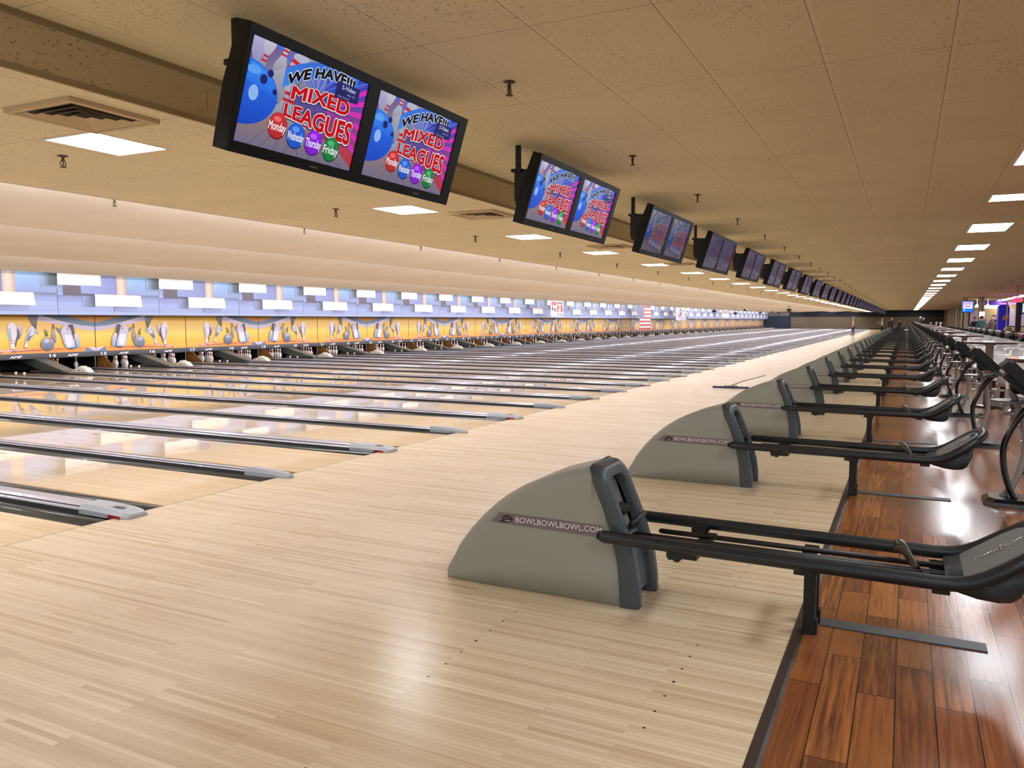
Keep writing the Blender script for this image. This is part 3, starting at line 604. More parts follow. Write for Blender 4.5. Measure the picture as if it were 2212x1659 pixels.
def make_return():
    t = thing('ball_return', '', 'ball return', (X0, 4.12, 0), 0, 'ball returns in a row on the approach')
    o = obj('hood', build_hood(), m_shell, t); o['label'] = 'rounded taupe plastic hood'
    bz = obj('bezel', build_bezel(), m_bezel, t); bz['label'] = 'dark slate arch frame'
    obj('recess', build_recess(), m_inner, t); o = obj('ribbed_panel', build_ribs(), mat('rib_slate', (72,82,88), .45), t); o['label'] = 'ribbed grey-blue lower panel'
    P_ = rail_path(); n = len(P_)
    m = MB(); m.tube(P_, [.02, .033]+[.033]*(n-4)+[.033, .02], 14); m.lathe([(.004,-.012),(.018,-.006),(.0225,0)], (P_[0][0]-.003,-.262,.392), 10, True, 'x'); obj('bumper_rail', m, m_rail, t)
    for y, xa in ((.085, 4.20), (-.04, 4.09), (-.075, 4.09)):
        m = MB(); z = .357; m.tube([(xa-X0,y,z+.004),(xa+.01-X0,y,z+.006),(5.66-X0,y,z)], [.008,.0145,.0145], 8); obj('track_rod', m, m_post, t)
    for x in (4.45, 4.98, 5.56): m = MB(); m.box(x-.035-X0, x+.035-X0, -.245, .245, .322, .342); obj('cross_brace', m, m_post, t)
    for s in (-1, 1):
        m = MB(); x = 4.34-X0; m.prism([(x,.37),(x,.335),(x+.012,.318),(x+.03,.322),(x+.045,.312),(x+.062,.312),(x+.1,.35),(x+.1,.37)], s*.262-.014, s*.262+.014); obj('bracket', m, m_post, t)
    for y in (-.10, .06):
        m = MB(); m.box(4.981-X0, 5.036-X0, y-.027, y+.027, -.002, .33); m.box(4.971-X0, 5.05-X0, y-.035, y+.035, .30, .335)
        m.box(5.036-X0, 5.046-X0, y-.02, y+.03, -.002, .07); lg = obj('leg', m, m_post, t)
    # tail: inclined plate inside the raised rail loop, pod below
    a = (5.655-X0, .374); b = (5.955-X0, .588)
    def pl(s, y, d): return (a[0]+(b[0]-a[0])*s-d*.58, y, a[1]+(b[1]-a[1])*s+d*.81)
    m = MB(); ol = [(0,-.222),(0,.222),(.6,.224),(.8,.19),(.93,.12),(.98,0),(.93,-.12),(.8,-.19),(.6,-.224)]
    m.loft([[pl(s, y, -.03) for s, y in ol], [pl(s, y, .012) for s, y in ol], [pl(.02+s*.96, y*.95, .018) for s, y in ol]], True, True, False)
    tp = obj('tail_plate', m, m_plate, t); tp['label'] = 'grey sloping end plate'
    m = MB()
    for i in (-1, 0, 1): m.obox(pl(.86, i*.028, .019), (b[0]-a[0],0,b[1]-a[1]), (0,1,0), (-.58,0,.81), .018, .007, .002)
    obj('vent_slot', m, m_dark, tp)
    m = MB(); m.tube([pl(.22,0,.021), pl(.36,-.006,.021)], [.001,.003], 6)
    for i in range(15):                                      # ribbed lens emblem with a star
        s = .3+.034*i; w = .017*math.sin(PI*(i+.7)/15.4)+.002; m.tube([pl(s, -w, .021), pl(s+.01, w, .021)], .0016, 5)
    for sg in (-1, 1): m.tube([pl(.3+.48*q/8, sg*.02*math.sin(PI*q/8)+.001, .021) for q in range(9)], .0013, 5)
    for dx, dy in ((.0,.045),(.07,.03),(.07,-.03),(.0,-.045)): m.tube([pl(.52, 0, .024), pl(.52+dx, dy, .024)], [.0025,.001], 5)
    for s in (.2, .82): m.lathe([(.001,0),(.0045,.001),(.001,.004)], pl(s, 0, .019), 6)
    e = obj('emblem', m, m_chrome, tp); e['label'] = 'chrome starburst emblem'
    m = MB(); st = [(5.58,.345,.375,.20),(5.62,.330,.38,.232),(5.70,.312,.41,.238),(5.78,.306,.452,.236),(5.83,.312,.49,.23),(5.865,.335,.515,.218),(5.895,.40,.54,.19),(5.92,.50,.56,.15),(5.945,.56,.575,.1)]
    m.smooth = True; rings = []
    for x, z0, z1, w in st: rings.append([(x-X0,-w,z1),(x-X0,-w,z0+.03),(x-X0,-w+.03,z0),(x-X0,w-.03,z0),(x-X0,w,z0+.03),(x-X0,w,z1)])
    m.loft(rings, True, True, True); pd = obj('tail_pod', m, m_pod, t); pd['label'] = 'rounded dark slate tail pod'
    # twisted ball stop strap across the track
    m = MB(); rg = []
    for i in range(13):
        q = i/12; x = 5.375+.135*q; y = .12-.24*q; z = .455-.02*q-.055*(q*q*(3-2*q))+.012*math.sin(q*PI*2)
        tx = .012*math.cos(q*2.2); rg.append([(x-X0-tx, y-.003, z), (x-X0+tx, y+.003, z+.002), (x-X0+tx*.6+.006, y+.004, z-.055), (x-X0-tx*.6+.004, y-.002, z-.057)])
    m.loft(rg, True, True, True); st_ = obj('ball_stop', m, mat('stop_strap', (62,58,52), .3), t); st_['label'] = 'curved dark metal ball stop'
    # sticker on the near side
    A_ = Art(lambda u, v, L: (u-X0, -.1912-L, v), eps=.0008, copy_gap=.00008)
    A_.poly([(3.287,.372),(3.935,.362),(3.978,.428),(3.353,.434)], (122,112,120))
    A_.ell(3.40, .401, .036, .0215, (34,32,34)); A_.poly([(3.338,.383),(3.37,.389),(3.40,.384),(3.39,.380),(3.365,.378)], (34,32,34))
    for i in range(5): A_.poly([(3.375+.011*i,.399+.002*i),(3.382+.011*i,.40+.002*i),(3.382+.011*i,.408+.001*i),(3.375+.011*i,.407+.001*i)], (120,112,120), layer=(i == 0))
    for i in range(4): A_.poly([(3.388+.009*i,.388),(3.394+.009*i,.388),(3.394+.009*i,.394),(3.388+.009*i,.394)], (225,222,225), layer=False)
    A_.text('BOWLBOWLBOWL.COM', 3.456, .387, .513, .031, (60,56,62), .012); A_.text('BOWLBOWLBOWL.COM', 3.455, .388, .513, .031, (240,240,240), .006)
    s_ = A_.obj('sticker', m_print, t); s_['label'] = 'mauve sticker with white BOWLBOWLBOWL.COM lettering'
    return t
R0 = make_return(); R0['label'] = 'taupe hooded ball return with black rails, nearest to the viewer'
m = MB(); m.box(0, .726, 0, .106, -.002, .004)
strip0 = tag(obj('cable_cover', m, mat('cover_slate', (66,72,78), .45), None, (5.046, 4.134, 0)), 'flat slate cable cover on the wood floor under the nearest ball return', 'cable cover', 'flat cable covers on the wood floor')
for j in range(1, 40):
    dup(R0, (X0, 4.12+P*j, 0), 'taupe hooded ball return with black rails, %s to the viewer' % nearest(j+1))
    dup(strip0, (5.046, 4.134+P*j, 0), 'flat slate cable cover on the wood floor under the %s ball return' % nearest(j+1))

# ------------------------------------------------------------------ overhead twin monitors
m_case = mat('monitor_case', (12,11,12), .4, spec=.3, bump=(60,.4)); m_bezm = mat('monitor_bezel', (6,6,7), .3, spec=.25)
A0 = (2.30, 2.365); A1 = (2.49, 2.96)                        # bottom and top edge of the screen face (x,z)
def face(v, d):                                            # v in metres up the face from its bottom edge
    L = math.hypot(A1[0]-A0[0], A1[1]-A0[1]); ux, uz = (A1[0]-A0[0])/L, (A1[1]-A0[1])/L
    return (A0[0]+ux*v+uz*d, A0[1]+uz*v-ux*d)
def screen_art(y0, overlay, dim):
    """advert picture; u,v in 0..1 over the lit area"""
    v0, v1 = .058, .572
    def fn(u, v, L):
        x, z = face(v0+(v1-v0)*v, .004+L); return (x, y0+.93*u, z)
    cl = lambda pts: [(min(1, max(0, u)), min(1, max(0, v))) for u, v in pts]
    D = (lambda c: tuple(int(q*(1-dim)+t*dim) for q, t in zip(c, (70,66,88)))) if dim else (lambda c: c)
    a = Art(fn, eps=.0003, copy_gap=0)
    def p(pts, c, c2=None, layer=True): a.poly(cl(pts), D(c), D(c2) if c2 else None, layer)
    a.grad(0, 1, 0, 1, D((70,55,140)), D((40,60,190)), D((120,90,95)), D((190,60,50)))
    a.grad(0, .62, .62, 1, D((110,30,130)), D((140,140,175)), D((120,120,160)), D((150,150,185)))
    cx, cy = .56, .6
    for i in range(26):                                       # sunburst
        t0 = -1.25+i*.125; t1 = t0+.06; R = 1.1
        c = D((205,50,60)) if t0 < -.45 else (D((225,40,190)) if t0 < .55 else D((70,110,235)))
        p([(cx+.12*math.cos(t0), cy+.12*math.sin(t0)), (cx+R*math.cos(t0), cy+R*math.sin(t0)), (cx+R*math.cos(t1), cy+R*math.sin(t1)), (cx+.12*math.cos(t1), cy+.12*math.sin(t1))], c, None, i == 0)
    p([(0,0),(1,0),(1,.03),(.85,.18),(.6,.3),(.3,.35),(0,.36)], (165,130,120), (120,115,145))
    for i in range(9): p([(.1+.1*i,0),(.108+.1*i,0),(.3+.035*i,.3),(.297+.035*i,.3)], (110,95,100), None, i == 0)
    # pins
    def pin(x0, y0_, x1, y1_, w, c=(205,205,225), red=True):
        dx, dy = x1-x0, y1_-y0_; L = math.hypot(dx, dy); ux, uy = dx/L, dy/L; nx, ny = -uy, ux
        prof = [(0,.55),(.1,.9),(.25,1.0),(.4,.85),(.55,.5),(.68,.34),(.78,.36),(.88,.5),(.96,.42),(1,.15)]
        pts = [(x0+ux*L*t+nx*w*q, y0_+uy*L*t+ny*w*q) for t, q in prof]+[(x0+ux*L*t-nx*w*q, y0_+uy*L*t-ny*w*q) for t, q in reversed(prof)]
        p(pts, c, tuple(int(q*.72) for q in c))
        if red:
            for t in (.6, .74): p([(x0+ux*L*t+nx*w*.42, y0_+uy*L*t+ny*w*.42), (x0+ux*L*(t+.07)+nx*w*.38, y0_+uy*L*(t+.07)+ny*w*.38), (x0+ux*L*(t+.07)-nx*w*.38, y0_+uy*L*(t+.07)-ny*w*.38), (x0+ux*L*t-nx*w*.42, y0_+uy*L*t-ny*w*.42)], (205,30,40), None, t == .6)
    pin(.60,1.15,.30,.66,.16,(150,155,180), False); pin(.05,1.08,.06,.6,.062,(185,180,225), False); pin(.14,1.06,.10,.74,.045); pin(.22,.72,.26,1.05,.05); pin(.20,.50,.40,1.02,.125,(196,196,220)); pin(.32,.22,.36,.70,.12,(185,190,215)); pin(.46,.1,.52,.40,.06,(200,205,225))
    # big blue ball
    p([(.0+.26*math.cos(t*PI/15)-.005, .48+.312*math.sin(t*PI/15)) for t in range(-7, 8)]+[(0,.79),(0,.17)], (30,115,245), (8,70,205))
    p([(.0+.24*math.cos(t*PI/15)-.0, .50+.27*math.sin(t*PI/15)) for t in range(0, 8)]+[(0,.6)], (60,150,255), (20,105,240))
    a.ell(.075, .49, .035, .075, D((150,195,255))); a.ell(.05, .70, .05, .04, D((95,170,255)))
    for x, y, r in ((.128,.642,.027),(.169,.716,.022),(.224,.559,.017)): a.ell(x, y, r, r*1.7, D((6,22,110)))
    # lettering
    arc = lambda u: (.18*u*0+.10*math.sin(PI*min(1, u*1.05))+.03*u, 1.0)
    bx = [(.27+.62*i/12, .70+.10*math.sin(PI*i/12)+.20*i/12+.13) for i in range(13)]; bo = [(.27+.62*i/12, .63+.12*math.sin(PI*i/12)+.22*i/12-.0) for i in range(13)]
    p(bx+list(reversed(bo)), (40,110,225), (60,140,240))
    ar = lambda u: (.10*math.sin(PI*u)+.20*u, 1.0)
    a.text('WE HAVE!!!', .292, .665, .575, .105, D((235,235,245)), .09, ar); a.text('WE HAVE!!!', .295, .668, .57, .10, D((8,8,16)), .05, ar)
    m1 = lambda u: (.03*math.sin(PI*u)+.02*u, .85+.25*u)
    a.text('MIXED', .338, .545, .535, .155, D((18,20,70)), .095, m1); a.text('MIXED', .343, .55, .525, .15, D((240,232,240)), .07, m1); a.text('MIXED', .348, .555, .515, .143, D((205,10,20)), .035, m1)
    m2 = lambda u: (-.10*u, .75+.75*u)
    a.text('LEAGUES', .305, .37, .63, .165, D((18,20,70)), .095, m2); a.text('LEAGUES', .31, .375, .62, .16, D((240,232,240)), .07, m2); a.text('LEAGUES', .315, .38, .61, .153, D((205,10,20)), .035, m2)
    for x, y, c, w in ((.293,.25,(190,40,45),'Monday'),(.449,.205,(25,90,205),'Wednesday'),(.606,.187,(135,25,215),'Thursday'),(.767,.171,(15,125,60),'Friday')):
        a.ell(x, y, .076, .137, D(tuple(int(q*.55) for q in c))); a.ell(x, y+.006, .071, .128, D(tuple(min(255, int(q*1.15)) for q in c)), D(c)); a.ell(x-.01, y+.07, .03, .028, D(tuple(min(255, q+70) for q in c)))
        a.text(w, x-.07, y-.045, .14, .085, D((248,246,250)), .02)
    if overlay:
        p([(.692,.728),(.916,.736),(.912,.903),(.692,.901)], (14,18,105), (14,14,95))
        a.text('S-Video', .745, .835, .13, .045, D((210,220,250)), .01); a.text('480i SD', .80, .785, .08, .022, D((150,160,215))); a.text('Not Rated', .72, .745, .11, .024, D((150,160,215)))
    if dim:                                                  # reflections on the film over the glass, painted as bright streaks
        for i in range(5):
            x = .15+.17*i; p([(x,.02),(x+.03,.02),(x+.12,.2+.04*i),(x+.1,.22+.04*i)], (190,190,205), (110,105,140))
    return a
SC = {}
def monitor_unit(kind):
    t = thing('overhead_monitor', '', 'overhead monitor', (0, 4.025, 0), 0, 'twin overhead monitors in a row')
    H = math.hypot(A1[0]-A0[0], A1[1]-A0[1]); y0, y1 = -1.055, 1.055
    m = MB(); q = [face(0,0), face(H,0), face(H,-.075), face(H*.5,-.10), face(0,-.085)]
    m.prism(q, y0, y1); obj('housing', m, m_case, t)
    m = MB(); s0 = (-1.025, -.095); s1 = (.02, .95)
    def fr(ya, yb, va, vb, d=.014):
        A_, B_, C_, D_ = face(va, -.002), face(vb, -.002), face(vb, d), face(va, d); m.prism([A_, B_, C_, D_], ya, yb)
    fr(y0, y1, 0, .055); fr(y0, y1, .575, H); fr(y0, -1.022, .055, .575); fr(-.093, .018, .055, .575); fr(.952, y1, .055, .575)
    m.m = 1
    for i in range(2): c = face(.028, .0145); m.box(c[0]-.003, c[0]+.001, -.45+1.05*i, -.38+1.05*i, c[1]-.006, c[1]+.006)
    obj('bezel', m, [m_bezm, mat('badge_grey', (80,74,72), .4)], t)
    for i, (ya, ov) in enumerate(((-1.023, kind in (0,)), (.021, kind in (0, 1)))):
        key = (i, ov, kind >= 2, kind == 3)
        if key not in SC:
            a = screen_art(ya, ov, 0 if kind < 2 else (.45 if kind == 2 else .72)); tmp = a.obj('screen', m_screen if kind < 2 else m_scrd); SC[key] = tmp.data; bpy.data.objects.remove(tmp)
        o = obj('screen', SC[key], [], t)
    m = MB()
    for y in (-.8, .7): m.prism([face(.12,-.08), face(.58,-.07), (2.34,2.88), (2.12,2.89), (2.12,2.62), (2.14,2.56)], y-.02, y+.02)
    m.box(2.10, 2.2, -.85, .75, 2.86, 2.89); m.box(2.13, 2.17, -.82, -.78, 2.88, ZHI); m.box(2.13, 2.17, .68, .72, 2.88, ZHI)
    obj('mount_bracket', m, m_black, t); return t
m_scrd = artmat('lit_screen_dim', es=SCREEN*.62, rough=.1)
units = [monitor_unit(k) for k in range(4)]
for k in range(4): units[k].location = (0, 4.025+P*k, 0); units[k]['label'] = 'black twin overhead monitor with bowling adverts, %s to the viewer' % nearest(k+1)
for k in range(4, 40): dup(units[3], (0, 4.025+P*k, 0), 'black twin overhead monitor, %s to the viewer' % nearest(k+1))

# ------------------------------------------------------------------ ceiling lamps, vents, sprinklers
def lamp(w, l, material):
    t = thing('ceiling_lamp', '', 'ceiling lamp')
    m = MB(); f = .022
    m.box(-w/2, w/2, -l/2, -l/2+f, -.004, .012); m.box(-w/2, w/2, l/2-f, l/2, -.004, .012); m.box(-w/2, -w/2+f, -l/2+f, l/2-f, -.004, .012); m.box(w/2-f, w/2, -l/2+f, l/2-f, -.004, .012)
    obj('frame', m, m_white, t); m = MB(); m.add([(-w/2+f,-l/2+f,-.002),(w/2-f,-l/2+f,-.002),(w/2-f,l/2-f,-.002),(-w/2+f,l/2-f,-.002)], [(0,3,2,1)]); obj('diffuser', m, material, t); return t
L0 = lamp(.56, .64, m_lamp); L0['group'] = 'square lamps over the foul line'
ys = [3.99, 7.87, 11.25, 14.5, 18.2]+[18.2+3.56*i for i in range(1, 34)]
for i, y in enumerate([.4]+ys):
    if i == 0: L0.location = (.08, y, ZLO); L0['label'] = 'square ceiling lamp over the foul line, beyond the left edge of the view'
    else: dup(L0, (.08, y, ZLO), 'square white ceiling lamp over the foul line, %s to the viewer' % nearest(i))
L1 = lamp(.62, 1.37, m_lampr); L1['group'] = 'long lamps in a row over the wood floor'; L2 = lamp(.62, .64, m_lampr); L2['group'] = 'long lamps in a row over the wood floor'
L1.location = (6.59, 9.0, ZHI); L1['label'] = 'long ceiling lamp over the wood floor, cut by the right edge of the view'
L2.location = (6.59, 12.15, ZHI); L2['label'] = 'short white ceiling lamp over the wood floor, second nearest'
dup(L1, (6.59, 4.9, ZHI), 'long ceiling lamp over the wood floor, just outside the view'); dup(L1, (6.59, .9, ZHI), 'long ceiling lamp over the wood floor, above the viewer'); dup(L1, (6.59, -3.2, ZHI), 'long ceiling lamp over the wood floor, behind the viewer')
for i in range(31): dup(L1, (6.59, 15.95+4.12*i, ZHI), 'long white ceiling lamp over the wood floor, %s' % nearest(i+3))
L3 = lamp(.6, 1.6, m_lampr); L3['group'] = 'lamps in the far right row'; L3.location = (12.1, 50, ZHI); L3['label'] = 'long lamp of the far right row, nearest'
for i in range(1, 15): dup(L3, (12.1, 50+3.4*i, ZHI), 'long lamp of the far right row, %s' % nearest(i+1))
dup(L3, (13, 10, ZHI), 'long lamp over the seats beyond the right edge, nearer one'); dup(L3, (13, 24, ZHI), 'long lamp over the seats beyond the right edge, farther one')
for i, (x, z) in enumerate(((E_[0][0]-.08, 2.84), (E_[1][0]-.08, 2.84), (E_[2][0]-.08, 2.84), (E_[3][0]-.1, 2.82))):
    t = thing('fluorescent_batten', ('hidden fluorescent batten in the first ceiling slot past the foul line', 'hidden fluorescent batten in the second ceiling slot', 'hidden fluorescent batten in the third ceiling slot', 'hidden fluorescent batten lighting the blue mural')[i], 'light fitting', (x, 0, z), 0, 'fluorescent battens in the ceiling slots')
    m = MB(); m.box(-.03, .03, YBACK+1, YEND-1, .03, .06); obj('channel', m, m_white, t)
    m = MB(); m.prism([(-.02,-.01),(-.02,.028),(.02,.028),(.02,-.01),(0,-.022)], YBACK+1, YEND-1); obj('tube', m, m_tube2 if i == 3 else m_tube, t)

m_vent = mat('vent_cream', (196,176,142), .6)
def vent():
    t = thing('ceiling_vent', '', 'ceiling vent', (0,0,0), 0, 'square air vents in the low ceiling')
    m = MB(); m.box(-.29, .29, -.29, .29, -.006, -.002); obj('backing', m, m_dark, t)
    m = MB()
    def sq(a, b, z0, z1):
        m.box(-a, a, -a, -b, z0, z1); m.box(-a, a, b, a, z0, z1); m.box(-a, -b, -b, b, z0, z1); m.box(b, a, -b, b, z0, z1)
    sq(.31, .272, -.028, -.001); obj('frame', m, m_vent, t)
    m = MB()
    for a in (.262, .20, .138, .076):                         # stepped square blades, outer edge low
        b = a-.034; A = [(-a,-a,-.028),(a,-a,-.028),(a,a,-.028),(-a,a,-.028)]; B = [(-b,-b,-.012),(b,-b,-.012),(b,b,-.012),(-b,b,-.012)]
        B2 = [(x,y,-.010) for x, y, z in B]; A2 = [(x*1.004,y*1.004,-.0268) for x, y, z in A]
        m.loft([A, B, B2, A2, A], True, False, False)
    obj('louvre', m, m_vent, t); return t
V0 = vent(); V0.location = (.72, 3.35, ZLO); V0['label'] = 'cream square air vent beside the nearest square lamp'
for i, y in enumerate((8.55, 13.2, 18.0, 26.3, 34.5, 42.8, 51, 60, 70)): dup(V0, (.72, y, ZLO), 'cream square air vent in the low ceiling, %s' % nearest(i+2))

m_bronze = mat('sprinkler_bronze', (74,56,38), .4, metal=.3)
def sprinkler_mesh():
    m = MB(); m.lathe([(.002,.0),(.04,-.002),(.042,-.006),(.03,-.009),(.012,-.012),(.011,-.03),(.014,-.034),(.014,-.04),(.006,-.044)], n=10)
    for s in (-1, 1): m.tube([(0,s*.012,-.038),(0,s*.024,-.055),(0,s*.02,-.075),(0,0,-.086)], .004, 6)
    m.lathe([(.004,-.044),(.005,-.06),(.003,-.08)], n=6); m.lathe([(.003,-.086),(.026,-.088),(.028,-.091),(.003,-.094)], n=10); return m.mesh('sprinkler', [m_bronze])
sp_me = sprinkler_mesh()
def spr(x, y, z, label, grp):
    o = bpy.data.objects.new('sprinkler', sp_me); COL.objects.link(o); o.location = (x, y, z); tag(o, label, 'sprinkler', grp)
for i in range(50): spr(2.95, 4.845+2.66*i, ZHI, 'bronze sprinkler on the high ceiling beside the monitors, %s' % nearest(i+1), 'sprinklers beside the monitors')
for i in range(41): spr(-.6, 4.106+3.33*i, ZLO, 'bronze sprinkler on the low ceiling past the square lamps, %s' % nearest(i+1), 'sprinklers on the low ceiling')
for i in range(32): spr(9.15, 24.6+3.4*i, ZHI, 'bronze sprinkler on the ceiling right of the long lamps, %s' % nearest(i+1), 'sprinklers over the seats')
for i in range(10): spr(-3.3, 6.6+3.4*i, 2.978, 'small sprinkler on the first sloping ceiling run, %s' % nearest(i+1), 'sprinklers on the sloping ceiling')

# ------------------------------------------------------------------ banners and flag hanging before the mural
def hang(name, label, cat, y0, y1, z0, z1, fn, x=-15.02):
    t = thing(name, label, cat, (x, y0, 0)); m = MB(); m.box(-.012, 0, 0, y1-y0, z0, z1); m.box(-.02, .01, -.03, y1-y0+.03, z1, z1+.025)
    obj('cloth', m, mat('banner_cloth', (225,222,222), .7), t)
    w, h = y1-y0, z1-z0; a = Art(lambda u, v, L: (.002+L, u*w, z0+v*h)); fn(a); a.obj('print', m_art, t); return t
def fA(a):
    a.poly([(0,0),(1,0),(1,1),(0,1)], (238,232,234)); a.poly([(.05,.72),(.45,.72),(.45,.93),(.05,.93)], (225,90,100)); a.poly([(.5,.8),(.95,.8),(.95,.93),(.5,.93)], (120,105,110))
    for x, y, w, h, c in ((.08,.38,.1,.28,(70,60,60)),(.2,.42,.2,.1,(70,60,60)),(.3,.3,.1,.12,(70,60,60)),(.48,.3,.12,.45,(215,60,70)),(.62,.5,.1,.2,(235,120,125)),(.78,.28,.16,.48,(215,60,70)),(.5,.1,.14,.1,(150,120,130)),(.7,.08,.2,.1,(140,130,160))):
        a.poly([(x,y),(x+w,y+.01),(x+w*.95,y+h),(x+.01,y+h*.97)], c)
hang('hanging_banner', 'white banner with red and grey print hanging before the blue mural', 'banner', 46.6, 48.65, 1.72, 2.72, fA)
def fF(a):
    for i in range(13): a.poly([(0,1-(i+1)/13),(1,1-(i+1)/13),(1,1-i/13),(0,1-i/13)], (176,38,54) if i % 2 == 0 else (240,236,238), layer=(i == 0))
    a.poly([(0,1-7/13),(.4,1-7/13),(.4,1),(0,1)], (66,74,130)); a.L += 1
    for r in range(9):
        for c in range(6 if r % 2 == 0 else 5):
            x = .4*((c*2+1+(r % 2))/12.0); y = 1-7/13*(r+1)/10; pts = []
            for k in range(10):
                R = .016 if k % 2 == 0 else .007; an = PI/2+k*PI/5; pts.append((x+R*math.cos(an), y+R*1.5*math.sin(an)))
            a.poly(pts, (235,235,240), layer=False)
hang('flag', 'American flag hanging before the blue mural', 'flag', 65.5, 68.7, .66, 2.70, fF)
def fC(a):
    a.poly([(0,0),(1,0),(1,1),(0,1)], (205,210,225)); rr = random.Random(5)
    for i in range(34):
        x, y = rr.random()*.85+.05, rr.random()*.8+.08; w, h = .04+rr.random()*.12, .05+rr.random()*.16; c = rr.choice([(190,70,70),(235,225,120),(70,90,170),(240,240,244),(120,110,130),(90,160,120)])
        a.poly([(x,y),(x+w,y+.02),(x+w*.8,y+h),(x+.02,y+h*.8)], c)
    a.poly([(.5,.82),(.8,.85),(.78,.98),(.52,.96)], (240,220,60)); a.poly([(.86,0),(1,0),(1,.35),(.9,.3)], (40,60,160))
hang('hanging_banner', 'multicoloured banner hanging before the mural, farther than the flag', 'banner', 77.4, 82.1, 1.46, 2.74, fC)
def fD(a): a.poly([(0,0),(1,0),(1,1),(0,1)], (238,232,234)); a.poly([(.1,.55),(.9,.55),(.9,.9),(.1,.9)], (215,80,90))
hang('hanging_banner', 'narrow white and red banner at the far end of the mural', 'banner', 99.9, 102.3, 1.8, 2.74, fD)

# stage lights under the far part of the low ceiling
def spot():
    t = thing('stage_light', '', 'stage light', (0,0,0), 0, 'black stage lights under the far ceiling')
    m = MB(); m.lathe([(.05,-.02),(.14,-.01),(.15,.0),(.15,.22),(.11,.36),(.05,.42)], (-.2,0,-.36), 12, True, 'x'); obj('can', m, m_black, t)
    m = MB(); m.tube([(0,-.2,-.36),(0,-.2,-.12),(0,0,-.06),(0,.2,-.12),(0,.2,-.36)], .015, 6); m.tube([(0,0,-.06),(0,0,.0)], .02, 6); m.box(-.2,.2,-.05,.05,-.03,0); obj('yoke', m, m_black, t); return t
def slope_z(x):
    for (xa, za), (xb, zb) in zip(E_, E_[1:]):
        if xb < x < xa: return 3.05+(zb-3.05)*(xa-.02-x)/(xa-.02-xb)
    return ZLO
SP = spot(); locs = [(-13.9,89.6),(-15.0,107.7),(-11.4,94.6),(-13.5,118),(-12.2,120.9),(-13.0,133),(-5.1,82.6)]
for i, (x, y) in enumerate(locs):
    o = SP if i == 0 else copy_tree(SP); o.location = (x, y, slope_z(x)-.004); o.rotation_euler = (0,0,.6*i)
    o['label'] = ['black stage light below the ceiling, nearest of the cluster','black stage light close to the blue mural','black stage light in the middle of the cluster','black stage light before the grey soffit','black stage light beside the grey soffit','black stage light closest to the end wall','black stage light apart from the others, toward the foul line'][i]

# dust mop on the approach behind the third ball return
t = thing('dust_mop', 'dark blue dust mop lying on the pale approach', 'dust mop', (1.52, 17.97, 0), .1)
m = MB(); rings = []; rr = random.Random(3)
for i in range(15):
    x = .78*i/14; w = .07+rr.random()*.012; h = .035+rr.random()*.01; rings.append([(x,-w,.0),(x,-w*.8,h*.8),(x,0,h),(x,w*.8,h*.8),(x,w,.0)])
m.loft(rings, True, True); obj('mop_head', m, mat('mop_blue', (44,66,104), .9, noise=(60,.5)), t)
m = MB(); m.box(.25, .53, -.03, .03, .035, .055); m.tube([(.39,0,.05),(.6,.5,.12),(1.05,1.55,.20)], .012, 8); obj('handle', m, mat('mop_handle', (150,150,146), .4), t)

